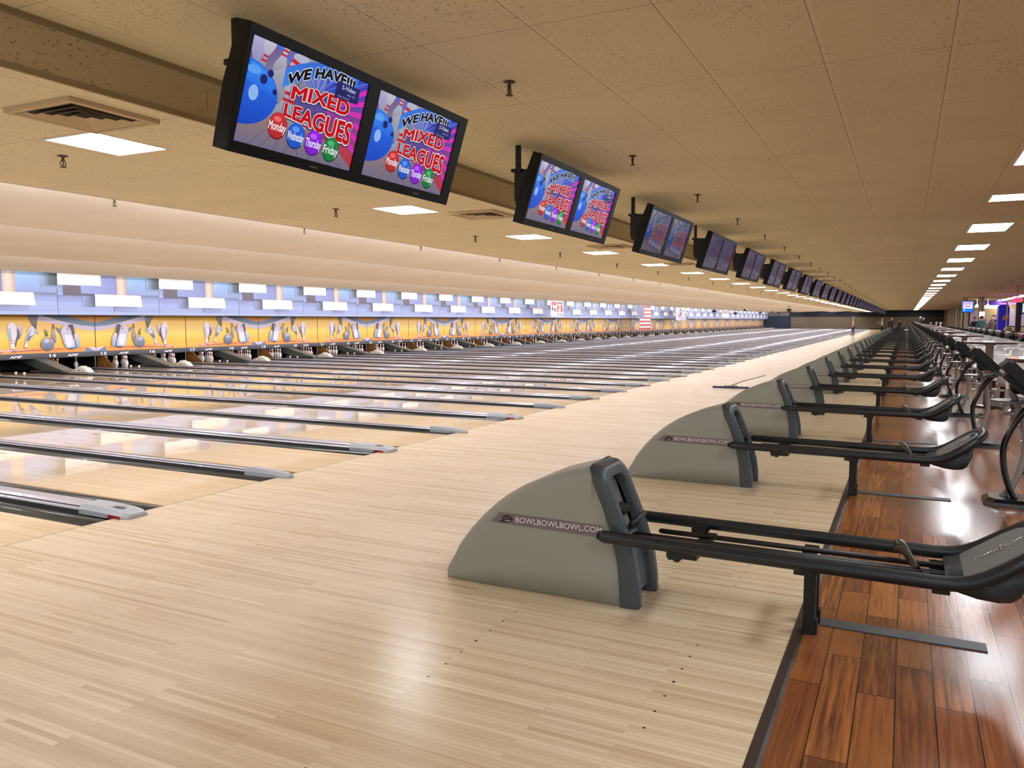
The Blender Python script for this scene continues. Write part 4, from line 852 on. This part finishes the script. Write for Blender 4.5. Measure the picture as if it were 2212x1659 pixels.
# ------------------------------------------------------------------ scoring consoles
m_tg = mat('tube_grey', (150,152,152), .35); m_tb = mat('tube_black', (14,14,17), .25, coat=.3); m_tray = mat('tray_grey', (90,90,92), .4)
def console():
    t = thing('scoring_console', '', 'scoring console', (0,0,0), 0, 'scoring consoles along the ball returns')
    m = MB(); pr = [(-.155,-.10),(-.10,-.19),(.30,-.21),(.37,-.1),(.37,.1),(.30,.21),(-.10,.19),(-.155,.10)]
    m.loft([[(x,y,0) for x, y in pr], [(x*.97+.003,y*.97,.03) for x, y in pr], [(x*.82+.02,y*.8,.055) for x, y in pr]], True, True, False); obj('base', m, m_tb, t)
    def arc(pts, r, mt, nm, y):
        m = MB(); P_ = []
        for i in range(len(pts)-1):
            for q in range(4):
                k = q/4; p0, p1, p2, p3 = pts[max(i-1,0)], pts[i], pts[i+1], pts[min(i+2,len(pts)-1)]
                f = lambda a,b,c,d: .5*((2*b)+(-a+c)*k+(2*a-5*b+4*c-d)*k*k+(-a+3*b-3*c+d)*k**3)
                P_.append((f(p0[0],p1[0],p2[0],p3[0]), y, f(p0[1],p1[1],p2[1],p3[1])))
        P_.append((pts[-1][0], y, pts[-1][1])); m.tube(P_, r, 10); o = obj('leg', m, mt, t); return o
    o = arc([(-.01,.04),(.07,.16),(.125,.33),(.14,.52),(.10,.74),(.01,.96)], .026, m_tg, 'leg', .03); o['label'] = 'curved light grey tube leg'
    o = arc([(.08,.04),(.02,.18),(-.015,.33),(-.018,.5),(.05,.68),(.14,.82),(.22,.88)], .026, m_tb, 'leg', -.05); o['label'] = 'curved black tube leg'
    m = MB(); m.smooth = False; m.loft([[(.04+.17*math.cos(a*PI/8)*1.0,.16*math.sin(a*PI/8),z) for a in range(16)] for z in (.845,.865)], True, True, False); o = obj('tray', m, m_tray, t)
    for s, (cx, cz) in ((-1, (.05, 1.06)), (1, (.12, 1.04))):
        ax = Vector((.70,0,-.71)); az = Vector((.71,0,.70)); m = MB(); c = Vector((cx, s*.17, cz))
        m.obox(c, ax, (0,1,0), az, .165, .15, .035); m.obox(c+ax*.01-az*.05, ax, (0,1,0), az, .10, .10, .03)
        mo = obj('display', m, m_case, t); mo['label'] = 'tilted black display head'
        m = MB(); m.obox(c+az*.036, ax, (0,1,0), az, .145, .13, .0015); obj('glass', m, mat('dark_glass', (20,24,30), .08), mo)
        m = MB(); m.obox(c+ax*.19-az*.02, ax, (0,1,0), az, .05, .14, .018); obj('keypad', m, mat('keypad_grey', (46,50,58), .4), mo)
    m = MB(); m.lathe([(.02,-.09),(.06,-.08),(.06,.05),(.03,.07)], (.06,0,.98), 12, True, 'y'); obj('swivel', m, m_black, t); return t
C0 = console(); C0.location = (6.16, 7.68, 0); C0['label'] = 'scoring console with curved black and grey legs, nearest to the viewer'
for k in range(1, 39): dup(C0, (6.16, 7.68+P*k, 0), 'scoring console with curved black and grey legs, %s to the viewer' % nearest(k+1))

# ------------------------------------------------------------------ moulded chairs and pedestal tables
m_seat = mat('seat_white', (214,214,214), .3, coat=.25)
def chair():
    t = thing('bowling_chair', '', 'chair', (0,0,0), 0, 'white moulded chairs in rows')
    prof = [(-.24,.425),(-.22,.455),(-.1,.45),(.05,.44),(.14,.46),(.185,.52),(.21,.62),(.235,.74),(.255,.86),(.258,.90)]
    wd = [.21,.235,.245,.245,.245,.265,.275,.27,.225,.13]; m = MB(); m.smooth = True; top = []; bot = []
    N = 8
    for (x, z), w in zip(prof, wd):
        top.append([(x-.03*abs(2*i/N-1)**2*(1 if z > .5 else 0), w*(2*i/N-1), z+(.03*(2*i/N-1)**2 if z < .5 else 0)) for i in range(N+1)])
    for (x, z), w in zip(prof, wd):
        bot.append([(x+.022 if z > .5 else x, w*(2*i/N-1)*1.0, z-.022+(.03*(2*i/N-1)**2 if z < .5 else 0)) for i in range(N+1)])
    rings = [a+list(reversed(b)) for a, b in zip(top, bot)]; m.loft(rings, True, True, True); obj('shell', m, m_seat, t)
    m = MB(); m.lathe([(.04,.06),(.04,.40),(.11,.425),(.11,.43)], n=10); obj('pedestal', m, m_tb, t)
    m = MB(); m.lathe([(.23,0),(.22,.02),(.08,.04),(.045,.07)], n=14); obj('foot', m, mat('foot_chrome', (190,190,192), .2, metal=.7), t); return t
CH = chair(); first = True
m_tt = mat('table_laminate', (196,180,150), .25, coat=.4); m_te = mat('table_edge', (64,34,30), .4); m_tp = mat('table_post', (158,146,140), .4)
def table():
    t = thing('pedestal_table', '', 'table', (0,0,0), 0, 'tall pedestal tables between the chairs')
    m = MB(); n = 28; m.loft([[(.41*math.cos(2*PI*i/n),.41*math.sin(2*PI*i/n),1.145) for i in range(n)], [(.40*math.cos(2*PI*i/n),.40*math.sin(2*PI*i/n),1.15) for i in range(n)]], True, True, False)
    obj('table_top', m, m_tt, t); m = MB(); m.loft([[(.415*math.cos(2*PI*i/n),.415*math.sin(2*PI*i/n),z) for i in range(n)] for z in (1.11,1.145)], True, True, False); obj('edge_band', m, m_te, t)
    m = MB(); m.lathe([(.062,.04),(.062,1.08),(.14,1.11)], n=14); obj('post', m, m_tp, t); m = MB(); m.lathe([(.26,0),(.25,.015),(.09,.04)], n=18); obj('foot', m, m_tb, t)
    m = MB(); n = 20; m.tube([(.24*math.cos(2*PI*i/n),.24*math.sin(2*PI*i/n),.30) for i in range(n+1)], .014, 6, False)
    for a in range(3): m.tube([(.05*math.cos(a*2.09),.05*math.sin(a*2.09),.30),(.24*math.cos(a*2.09),.24*math.sin(a*2.09),.30)], .01, 6)
    obj('foot_ring', m, mat('foot_chrome', (190,190,192), .2, metal=.7), t); return t
T0 = table(); T0.location = (6.70, 9.35, 0); T0['label'] = 'tall round pedestal table at the right edge, nearest to the viewer'
for k in range(1, 19): dup(T0, (6.70, 9.35+6.8*k, 0), 'tall round pedestal table between the chairs, %s to the viewer' % nearest(k+1))
busy = ((6.75,92),(7.0,96.5),(7.75,70),(6.98,66.15),(7.75,80))
for ci, (x, w, ystart) in enumerate(((7.0, 'nearest the consoles', 11.6), (7.68, 'in the middle column', 17.0), (8.32, 'beside the ball racks', 22.0))):
    c = 0
    for k in range(33):
        for off, rz, fw in ((.25, -PI/2, 'facing away'), (1.95, PI/2, 'facing the viewer')):
            y = 8.2+3.4*k+off
            if y < ystart or any(abs(x-px) < .6 and abs(y-py) < .75 for px, py in busy) or any(abs(x-6.7) < .5 and abs(y-(9.35+6.8*q)) < .68 for q in range(19)): continue
            c += 1; lb = 'white moulded chair %s, column %s, %s to the viewer' % (fw, w, nearest(c))
            if first: CH.location = (x, y, 0); CH.rotation_euler = (0,0,rz); CH['label'] = lb; first = False
            else: dup(CH, (x, y, 0), lb, rz)
# ------------------------------------------------------------------ ball racks with house balls along the seats
BC = [(24,26,34),(150,30,34),(30,70,160),(220,96,60),(60,30,90),(24,110,110),(190,40,110),(30,30,34),(16,50,26),(90,94,100)]
ball_me = [MB().lathe([(.109*math.sin(PI*i/10)+.0005, .109-.109*math.cos(PI*i/10)) for i in range(11)], n=14).mesh('bowling_ball', [mat('ball_%d' % q, c, .12, coat=.8)]) for q, c in enumerate(BC)]
CN = ['black','red','blue','orange','purple','teal','pink','charcoal','dark green','grey']
def rack():
    t = thing('ball_rack', '', 'ball rack', (0,0,0), 0, 'black ball racks behind the seats')
    for y in (0, 2.5): m = MB(); m.box(-.16, .16, y-.02, y+.02, 0, .94); m.box(-.2, .2, y-.03, y+.03, 0, .04); obj('end_frame', m, m_tb, t)
    for z in (.32, .60, .90):
        m = MB()
        for s in (-1, 1): m.tube([(s*.06,0,z),(s*.06,2.5,z)], .014, 6)
        m.box(-.11, .11, .02, 2.48, z-.04, z-.025); obj('shelf', m, m_tb, t)
    return t
RK = rack(); rb = random.Random(11); nb_ = 0
for k in range(17):
    y = 27.0+3.4*k; x = 8.0 if k < 1 else 8.0+.02*k
    x = 9.75 if False else x
    lb = 'black three-tier ball rack behind the seats, %s to the viewer' % nearest(k+1)
    if k == 0: RK.location = (8.88, y, 0); RK['label'] = lb
    else: dup(RK, (8.88, y, 0), lb)
    for z, tier in ((.895, 'top'), (.595, 'middle')):
        for i in range(10):
            if k > 8 or nb_ >= 175: continue
            q = rb.choice((0,0,0,0,1,2,3,4,5,7,7,7,8,9))
            if rb.random() < .12: continue
            o = bpy.data.objects.new('bowling_ball', ball_me[q]); COL.objects.link(o); o.location = (8.88, y+.14+.245*i, z+.02); nb_ += 1
            tag(o, '%s bowling ball, %s tier of %s rack, %s along' % (CN[q], tier, nearest(k+1), nth(i+1)), 'bowling ball', 'bowling balls on the racks')
# light balls on a ball return far down the row
for i, (x, y, q, w) in enumerate(((5.30,92.28,'white','left'),(5.52,92.3,'pale blue','right'))):
    o = obj('bowling_ball', ball_me[0] if False else MB().lathe([(.109*math.sin(PI*k/10)+.0005, .109-.109*math.cos(PI*k/10)) for k in range(11)], n=14), mat('ball_'+q, (225,228,235) if i == 0 else (150,190,225), .15, coat=.6), None, (x, 4.12+3.4*26, .372))
    tag(o, '%s bowling ball resting on a far ball return, %s of two' % (q, w), 'bowling ball')

# ------------------------------------------------------------------ right side of the hall
m_panel = [mat('wall_board_%d' % i, c, .7) for i, c in enumerate(((176,160,122),(150,132,104),(158,142,136),(186,176,170),(140,126,112)))]
mb = MB(); y = 84.0; i = 0
while y < YEND:
    w = 2.4+1.1*(i % 3); mb.m = i % 5; mb.box(10.9, 11.0, y, min(YEND, y+w), 0, ZHI); mb.box(10.84, 10.9, y+w-.2, min(YEND, y+w), 0, ZHI); y += w; i += 1
struct('wall_right', mb, m_panel)
mb = MB(); mb.box(10.6, 10.9, 142.0, YEND, 0, ZHI); struct('trim_9', mb, m_panel[1])
def pillar(x, y, w, c, lb):
    m = MB(); m.bbox(x-w/2, x+w/2, y-w/2, y+w/2, 0, ZHI, .02); tag(obj('pillar', m, c), lb, 'pillar', 'square pillars on the right')
pillar(9.95, 63.5, .36, m_panel[0], 'slim cream pillar just right of the blue lit sign'); pillar(9.0, 64.0, .3, m_panel[0], 'slim cream pillar left of the blue lit sign')
# lit sign on two posts
t = thing('lit_sign', 'blue lit advert sign on two black posts behind the seats', 'sign', (8.66, 60.55, 0))
for x in (.07, .42): m = MB(); m.box(x-.04, x+.04, -.03, .03, 0, 2.1); obj('post', m, m_black, t)
m = MB(); m.bbox(-.03, .66, -.06, .06, 2.03, 2.80, .03); obj('cabinet', m, mat('sign_blue', (22,60,160), .4), t)
a = Art(lambda u, v, L: (.0+u*.6, -.062-L, 2.07+v*.69)); a.poly([(0,0),(1,0),(1,1),(0,1)], (110,140,235), (160,170,245)); a.poly([(0,0),(1,0),(1,.3),(0,.3)], (25,95,220)); a.poly([(.15,.7),(.85,.72),(.8,.86),(.2,.84)], (235,120,160)); a.poly([(.12,.38),(.88,.4),(.86,.64),(.15,.62)], (240,190,215)); a.poly([(.2,.46),(.8,.47),(.8,.56),(.2,.55)], (120,60,120)); a.poly([(.1,.1),(.25,.1),(.25,.22),(.1,.22)], (120,220,240))
a.obj('face', artmat('lit_sign_face', es=2.0), t)
# service counter with purple canopy
m_pur = mat('canopy_purple', (70,30,130), .5)
t = thing('canopy', 'purple rounded canopy with pale blue lit letters over the counter', 'canopy', (11.2, 72, 0))
m = MB(); m.loft([[(1.05*math.cos(PI*i/12), .9*math.sin(-PI*i/12), z) for i in range(13)]+[(-1.05,.3,z),(1.05,.3,z)] for z in (2.52, 3.0)], True, True, False); obj('hood', m, m_pur, t)
for x in (-.7, .7): m = MB(); m.tube([(x,-.2,2.99),(x,-.2,ZHI)], .02, 6); obj('hanger', m, m_black, t)
m = MB(); m.bbox(-.9, .95, -.98, -.92, 2.42, 2.66, .02); o = obj('lit_strip', m, mat('strip_glow', (120,150,255), .5, emit=(120,165,255), es=5), t); o['label'] = 'pale blue lit strip'
t = thing('service_counter', 'long cream service counter under the purple canopy', 'counter', (10.2, 70, 0)); m = MB(); m.box(0, 5, -.4, .4, 0, 1.05); obj('body', m, m_panel[0], t); m = MB(); m.box(-.05, 5.05, -.45, .45, 1.05, 1.1); obj('worktop', m, mat('worktop_dark', (40,36,40), .3), t)
mb = MB(); mb.box(9.9, XRIGHT, 74.5, 74.7, 0, ZHI); mb.m = 1; mb.box(9.98, 11.0, 74.4, 74.5, 1.2, 2.3); mb.box(12.6, 14.0, 74.4, 74.5, .6, 2.4); struct('wall_front', mb, [mat('wall_tan', (186,160,112), .7), mat('wall_pink', (200,180,190), .6)])
t = thing('menu_screen', 'pink and white lit menu screen behind the counter', 'screen', (9.72, 62, 0)); m = MB(); m.bbox(0, .36, -.03, .03, 1.72, 2.12, .01); obj('case', m, m_black, t); m = MB(); m.box(.02, .34, -.034, -.03, 1.74, 2.10); obj('screen', m, mat('menu_glow', (240,200,220), .4, emit=(250,190,215), es=2.2), t); m = MB(); m.tube([(.18,0,2.1),(.18,0,ZHI)], .02, 6); obj('pole', m, m_black, t)
for i, x in enumerate((10.15, 10.5, 10.85)):
    m = MB(); m.lathe([(.02,.25),(.07,.2),(.15,.02),(.14,0)], (x, 70.3-.1*i, 2.5), 12); m.tube([(x,70.3-.1*i,2.74),(x,70.3-.1*i,ZHI)], .01, 5); tag(obj('pendant_lamp', m, mat('pendant_glow', (250,245,235), .5, emit=(255,246,230), es=6)), 'small glowing pendant lamp over the counter, %s of three' % ('left','middle','right')[i], 'pendant lamp', 'pendant lamps over the counter')
# tall blue arcade cabinet, neon, orange panel
t = thing('arcade_cabinet', 'tall deep blue arcade cabinet with an orange flap and purple racks', 'arcade cabinet', (9.55, 47, 0)); m = MB(); m.prism([(-.05,0),(.42,0),(.42,2.1),(.36,2.3),(.05,2.3),(-.05,2.2)], -.4, .4); obj('body', m, mat('cabinet_blue', (22,16,120), .4, emit=(30,20,180), es=.35), t)
m = MB(); m.prism([(.12,1.5),(.38,1.62),(.40,1.85),(.14,1.72)], -.44, -.41); o = obj('flap', m, mat('flap_orange', (225,130,30), .5), t); o['label'] = 'orange flap'
t = thing('stanchion', 'slim grey post in front of the blue cabinet', 'post', (9.62, 44.2, 0)); m = MB(); m.lathe([(.14,0),(.13,.02),(.03,.04),(.03,2.35),(.05,2.4)], n=12); obj('pole', m, mat('post_grey', (150,146,140), .3, metal=.5), t)
m = MB(); m.lathe([(.2,0),(.2,.9),(.17,1.12),(.1,1.24),(.02,1.28)], (9.42, 41.4, 0), 16); tag(obj('bollard', m, mat('bollard_cream', (150,142,112), .5)), 'rounded cream bollard standing before the ball racks', 'bollard')
t = thing('wall_monitor', 'dark blue monitor stand with a lit pale blue screen at the right edge', 'monitor', (9.5, 39, 0)); m = MB(); m.box(-.06, .13, -.1, .1, 0, 2.25); m.box(.13, .5, -.06, .06, 1.78, 2.25); obj('case', m, mat('stand_navy', (14,18,46), .4), t); m = MB(); m.box(.16, .47, -.065, -.06, 1.84, 2.21); obj('screen', m, mat('screen_lilac', (170,180,250), .4, emit=(150,175,255), es=1.6), t)
m = MB(); m.lathe([(.02,.0),(.16,.03),(.2,.1),(.16,.17),(.02,.2)], (9.78, 42, 2.33), 14, True); ns_ = obj('neon_sign', m, mat('neon_red', (255,60,90), .4, emit=(255,40,80), es=3)); m = MB(); m.tube([(9.78,42,2.5),(9.78,42,ZHI)], .012, 5); obj('hanger', m, m_black, ns_); tag(ns_, 'small glowing red neon sign hanging at the right', 'neon sign')
m = MB(); m.box(10.5, 13.5, 57.8, 58.0, 2.5, 2.6); tag(obj('neon_bar', m, mat('neon_violet', (140,90,255), .4, emit=(130,80,255), es=4)), 'violet lit bar hanging under the ceiling at the far right', 'neon sign')

# ------------------------------------------------------------------ people
m_skin = mat('skin', (214,166,140), .55)
def person(label, loc, rz, shirt, pants, hair, h=1.72, arms='down', lean=0.0, sit=False, shoe=(30,28,30), hairlong=False):
    t = thing('person', label, 'person', loc, rz); k = h/1.75
    # skeleton: front of the body faces local -y
    J = {}; hipz = .93 if not sit else .55
    J['pel'] = (0,0,hipz); J['wst'] = (0,-lean*.12,hipz+.17); J['chs'] = (0,-lean*.32,hipz+.40); J['nck'] = (0,-lean*.46,hipz+.56); J['hb'] = (0,-lean*.52-.01,hipz+.64); J['hd'] = (0,-lean*.58-.02,hipz+.72); J['ht'] = (0,-lean*.6-.01,hipz+.80)
    E = [('pel','wst'),('wst','chs'),('chs','nck'),('nck','hb'),('hb','hd'),('hd','ht')]; Rr = dict(pel=.15,wst=.14,chs=.165,nck=.062,hb=.07,hd=.1,ht=.07)
    for s, q in ((-1,'l'),(1,'r')):
        hp = (s*.09,0,hipz-.05)
        if sit: kn, an, to = (s*.12,-.42,hipz-.04), (s*.12,-.42,.08), (s*.12,-.56,.04)
        else: kn, an, to = (s*.10,-.02+.05*s,.5), (s*.10,.03+.07*s,.09), (s*.11,-.13+.07*s,.04)
        J['hp'+q], J['kn'+q], J['an'+q], J['to'+q] = hp, kn, an, to; E += [('pel','hp'+q),('hp'+q,'kn'+q),('kn'+q,'an'+q),('an'+q,'to'+q)]
        for n_, r_ in (('hp',.095),('kn',.065),('an',.045),('to',.04)): Rr[n_+q] = r_
        sh = (s*.17,J['chs'][1],hipz+.50)
        if arms == 'down': el, wr, ha, fi = (s*.24,.02+sh[1],hipz+.22), (s*.25,-.05+sh[1],hipz-.02), (s*.25,-.07+sh[1],hipz-.10), (s*.24,-.08+sh[1],hipz-.18)
        elif arms == 'hips': el, wr, ha, fi = (s*.33,.05,hipz+.25), (s*.2,-.05,hipz+.05), (s*.15,-.06,hipz+.03), (s*.11,-.07,hipz+.01)
        else: el, wr, ha, fi = (s*.22,-.12+sh[1],hipz+.26), (s*.18,-.36+sh[1],hipz+.34), (s*.16,-.44+sh[1],hipz+.36), (s*.15,-.51+sh[1],hipz+.37)
        for n_, p_, r_ in (('sh',sh,.065),('el',el,.045),('wr',wr,.032),('ha',ha,.04),('fi',fi,.018)): J[n_+q] = p_; Rr[n_+q] = r_
        E += [('chs','sh'+q),('sh'+q,'el'+q),('el'+q,'wr'+q),('wr'+q,'ha'+q),('ha'+q,'fi'+q)]
    names = list(J); me = bpy.data.meshes.new('body'); me.from_pydata([tuple(c*k for c in J[n_]) for n_ in names], [(names.index(a_), names.index(b_)) for a_, b_ in E], [])
    o = bpy.data.objects.new('body', me); COL.objects.link(o); sk = o.modifiers.new('s', 'SKIN'); sk.use_smooth_shade = True
    for i, n_ in enumerate(names): v = me.skin_vertices[0].data[i]; r_ = Rr[n_]*k; v.radius = (r_, r_*(.72 if n_ in ('pel','wst','chs') else 1)); v.use_root = (n_ == 'pel')
    sb = o.modifiers.new('u', 'SUBSURF'); sb.levels = 1; sb.render_levels = 1
    dg = bpy.context.evaluated_depsgraph_get(); dg.update(); nm = bpy.data.meshes.new_from_object(o.evaluated_get(dg)); bpy.data.objects.remove(o); nm.name = 'body'
    nm.materials.clear()
    for mm in (m_skin, mat('shirt_%d_%d_%d' % shirt, shirt, .8), mat('trousers_%d_%d_%d' % pants, pants, .8), mat('shoe_%d_%d_%d' % shoe, shoe, .6)): nm.materials.append(mm)
    for p_ in nm.polygons:
        c = p_.center/k; d_h = min((Vector(J['ha'+q])-c).length for q in 'lr'); d_w = min((Vector(J['wr'+q])-c).length for q in 'lr')
        if c.z < .1: i_ = 3
        elif c.z > hipz+.575 or d_h < .075 or (d_w < .03): i_ = 0
        elif (not sit and c.z < hipz+.02 and abs(c.x) < .2) or (sit and c.z < hipz+.06 and c.y < .1 and arms != 'x' and c.z < hipz+.05): i_ = 2
        else: i_ = 1
        p_.material_index = i_; p_.use_smooth = True
    ob = bpy.data.objects.new('body', nm); COL.objects.link(ob); ob.parent = t
    hd = Vector(J['hd'])*k
    m = MB(); m.smooth = True; rings = []
    for i in range(7):
        a_ = PI*i/9; rings.append([(hd.x+.108*k*math.sin(a_+.08)*math.cos(q*PI/6), hd.y+.028*k+(.112*k*math.sin(a_+.08)*math.sin(q*PI/6) if math.sin(q*PI/6) > -.3 else .112*k*math.sin(a_+.08)*math.sin(q*PI/6)*(.75 if i > 2 else 1)), hd.z+.03*k+.112*k*math.cos(a_)-(.08*k if hairlong and i == 6 else 0)) for q in range(12)])
    m.loft(rings, True, True, True); obj('hair', m, mat('hair_%d_%d_%d' % hair, hair, .8), t)
    m = MB()
    for s in (-1, 1): m.lathe([(.001,0),(.011,.004),(.001,.01)], (hd.x+s*.035*k, hd.y-.098*k, hd.z+.0), 6)
    m.box(hd.x-.025*k, hd.x+.025*k, hd.y-.1*k, hd.y-.09*k, hd.z-.052*k, hd.z-.045*k); m.add([(hd.x-.012,hd.y-.092*k,hd.z-.03*k),(hd.x+.012,hd.y-.092*k,hd.z-.03*k),(hd.x,hd.y-.125*k,hd.z-.025*k),(hd.x,hd.y-.095*k,hd.z+.01)], [(0,1,2),(0,2,3),(2,1,3)])
    obj('face', m, mat('face_dark', (90,50,44), .6), t); return t
person('standing man in a pale grey shirt and blue jeans on the approach', (.72, 84.2, 0), -PI/2+.2, (196,186,180), (44,54,84), (196,170,150), 1.82)
person('person with pale blond hair in a white top reaching forward near the far wall', (2.95, 97.6, 0), -PI/2, (214,214,222), (20,20,26), (222,204,160), 1.70, 'fwd')
person('person in dark clothes standing behind the one in a white top', (3.6, 98.4, 0), -PI/2, (24,26,44), (20,22,30), (60,40,30), 1.66)
person('person with short pale hair in a dark top, right of the far group', (3.95, 95, 0), PI/2+.4, (34,30,34), (30,30,40), (214,206,190), 1.72)
person('person in dark clothes standing between the far ball returns', (4.75, 84.8, 0), PI/2, (20,20,36), (22,22,30), (84,60,44), 1.62, 'fwd')
person('white-haired person leaning on the far console row, left of two', (6.75, 92, 0), -PI/2, (70,64,90), (40,40,50), (236,234,228), 1.86, 'fwd', .2)
person('white-haired person in a black jacket, right of the pair at the far consoles', (7.0, 96.5, 0), -PI/2, (18,18,22), (30,30,36), (236,234,228), 1.74, 'down')
person('person in a dark navy shirt at the left of the group by the counter', (9.41, 60.6, 0), .2, (28,30,56), (30,34,50), (70,50,40), 1.70)
person('person in a teal green shirt and jeans by the counter', (9.72, 59.5, 0), PI, (70,128,116), (50,80,110), (60,44,36), 1.76)
person('person in a white top and lavender trousers by the counter', (10.02, 60.2, 0), PI, (226,216,232), (150,136,200), (226,220,214), 1.68, 'down')
person('person with a tan jacket and a white cap by the counter', (10.34, 59.8, 0), PI, (140,122,104), (26,24,52), (240,240,238), 1.72, 'down')
person('person in a dark violet top, right of the counter group', (10.58, 61.6, 0), 0, (40,26,70), (30,26,60), (90,60,50), 1.82, 'down')
for i, (x, y, sh, hr, lb) in enumerate(((7.75, 70, (220,215,218), (200,190,180), 'seated person in a white top far down the chairs'), (6.98, 66.15, (210,190,180), (120,110,110), 'seated person in a pale pink top near the consoles'), (7.75, 80, (190,170,150), (230,225,220), 'seated white-haired person far down the chairs'))):
    person(lb, (x+.0, y, 0), -PI/2, sh, (50,50,64), hr, 1.7, 'fwd', 0, True)
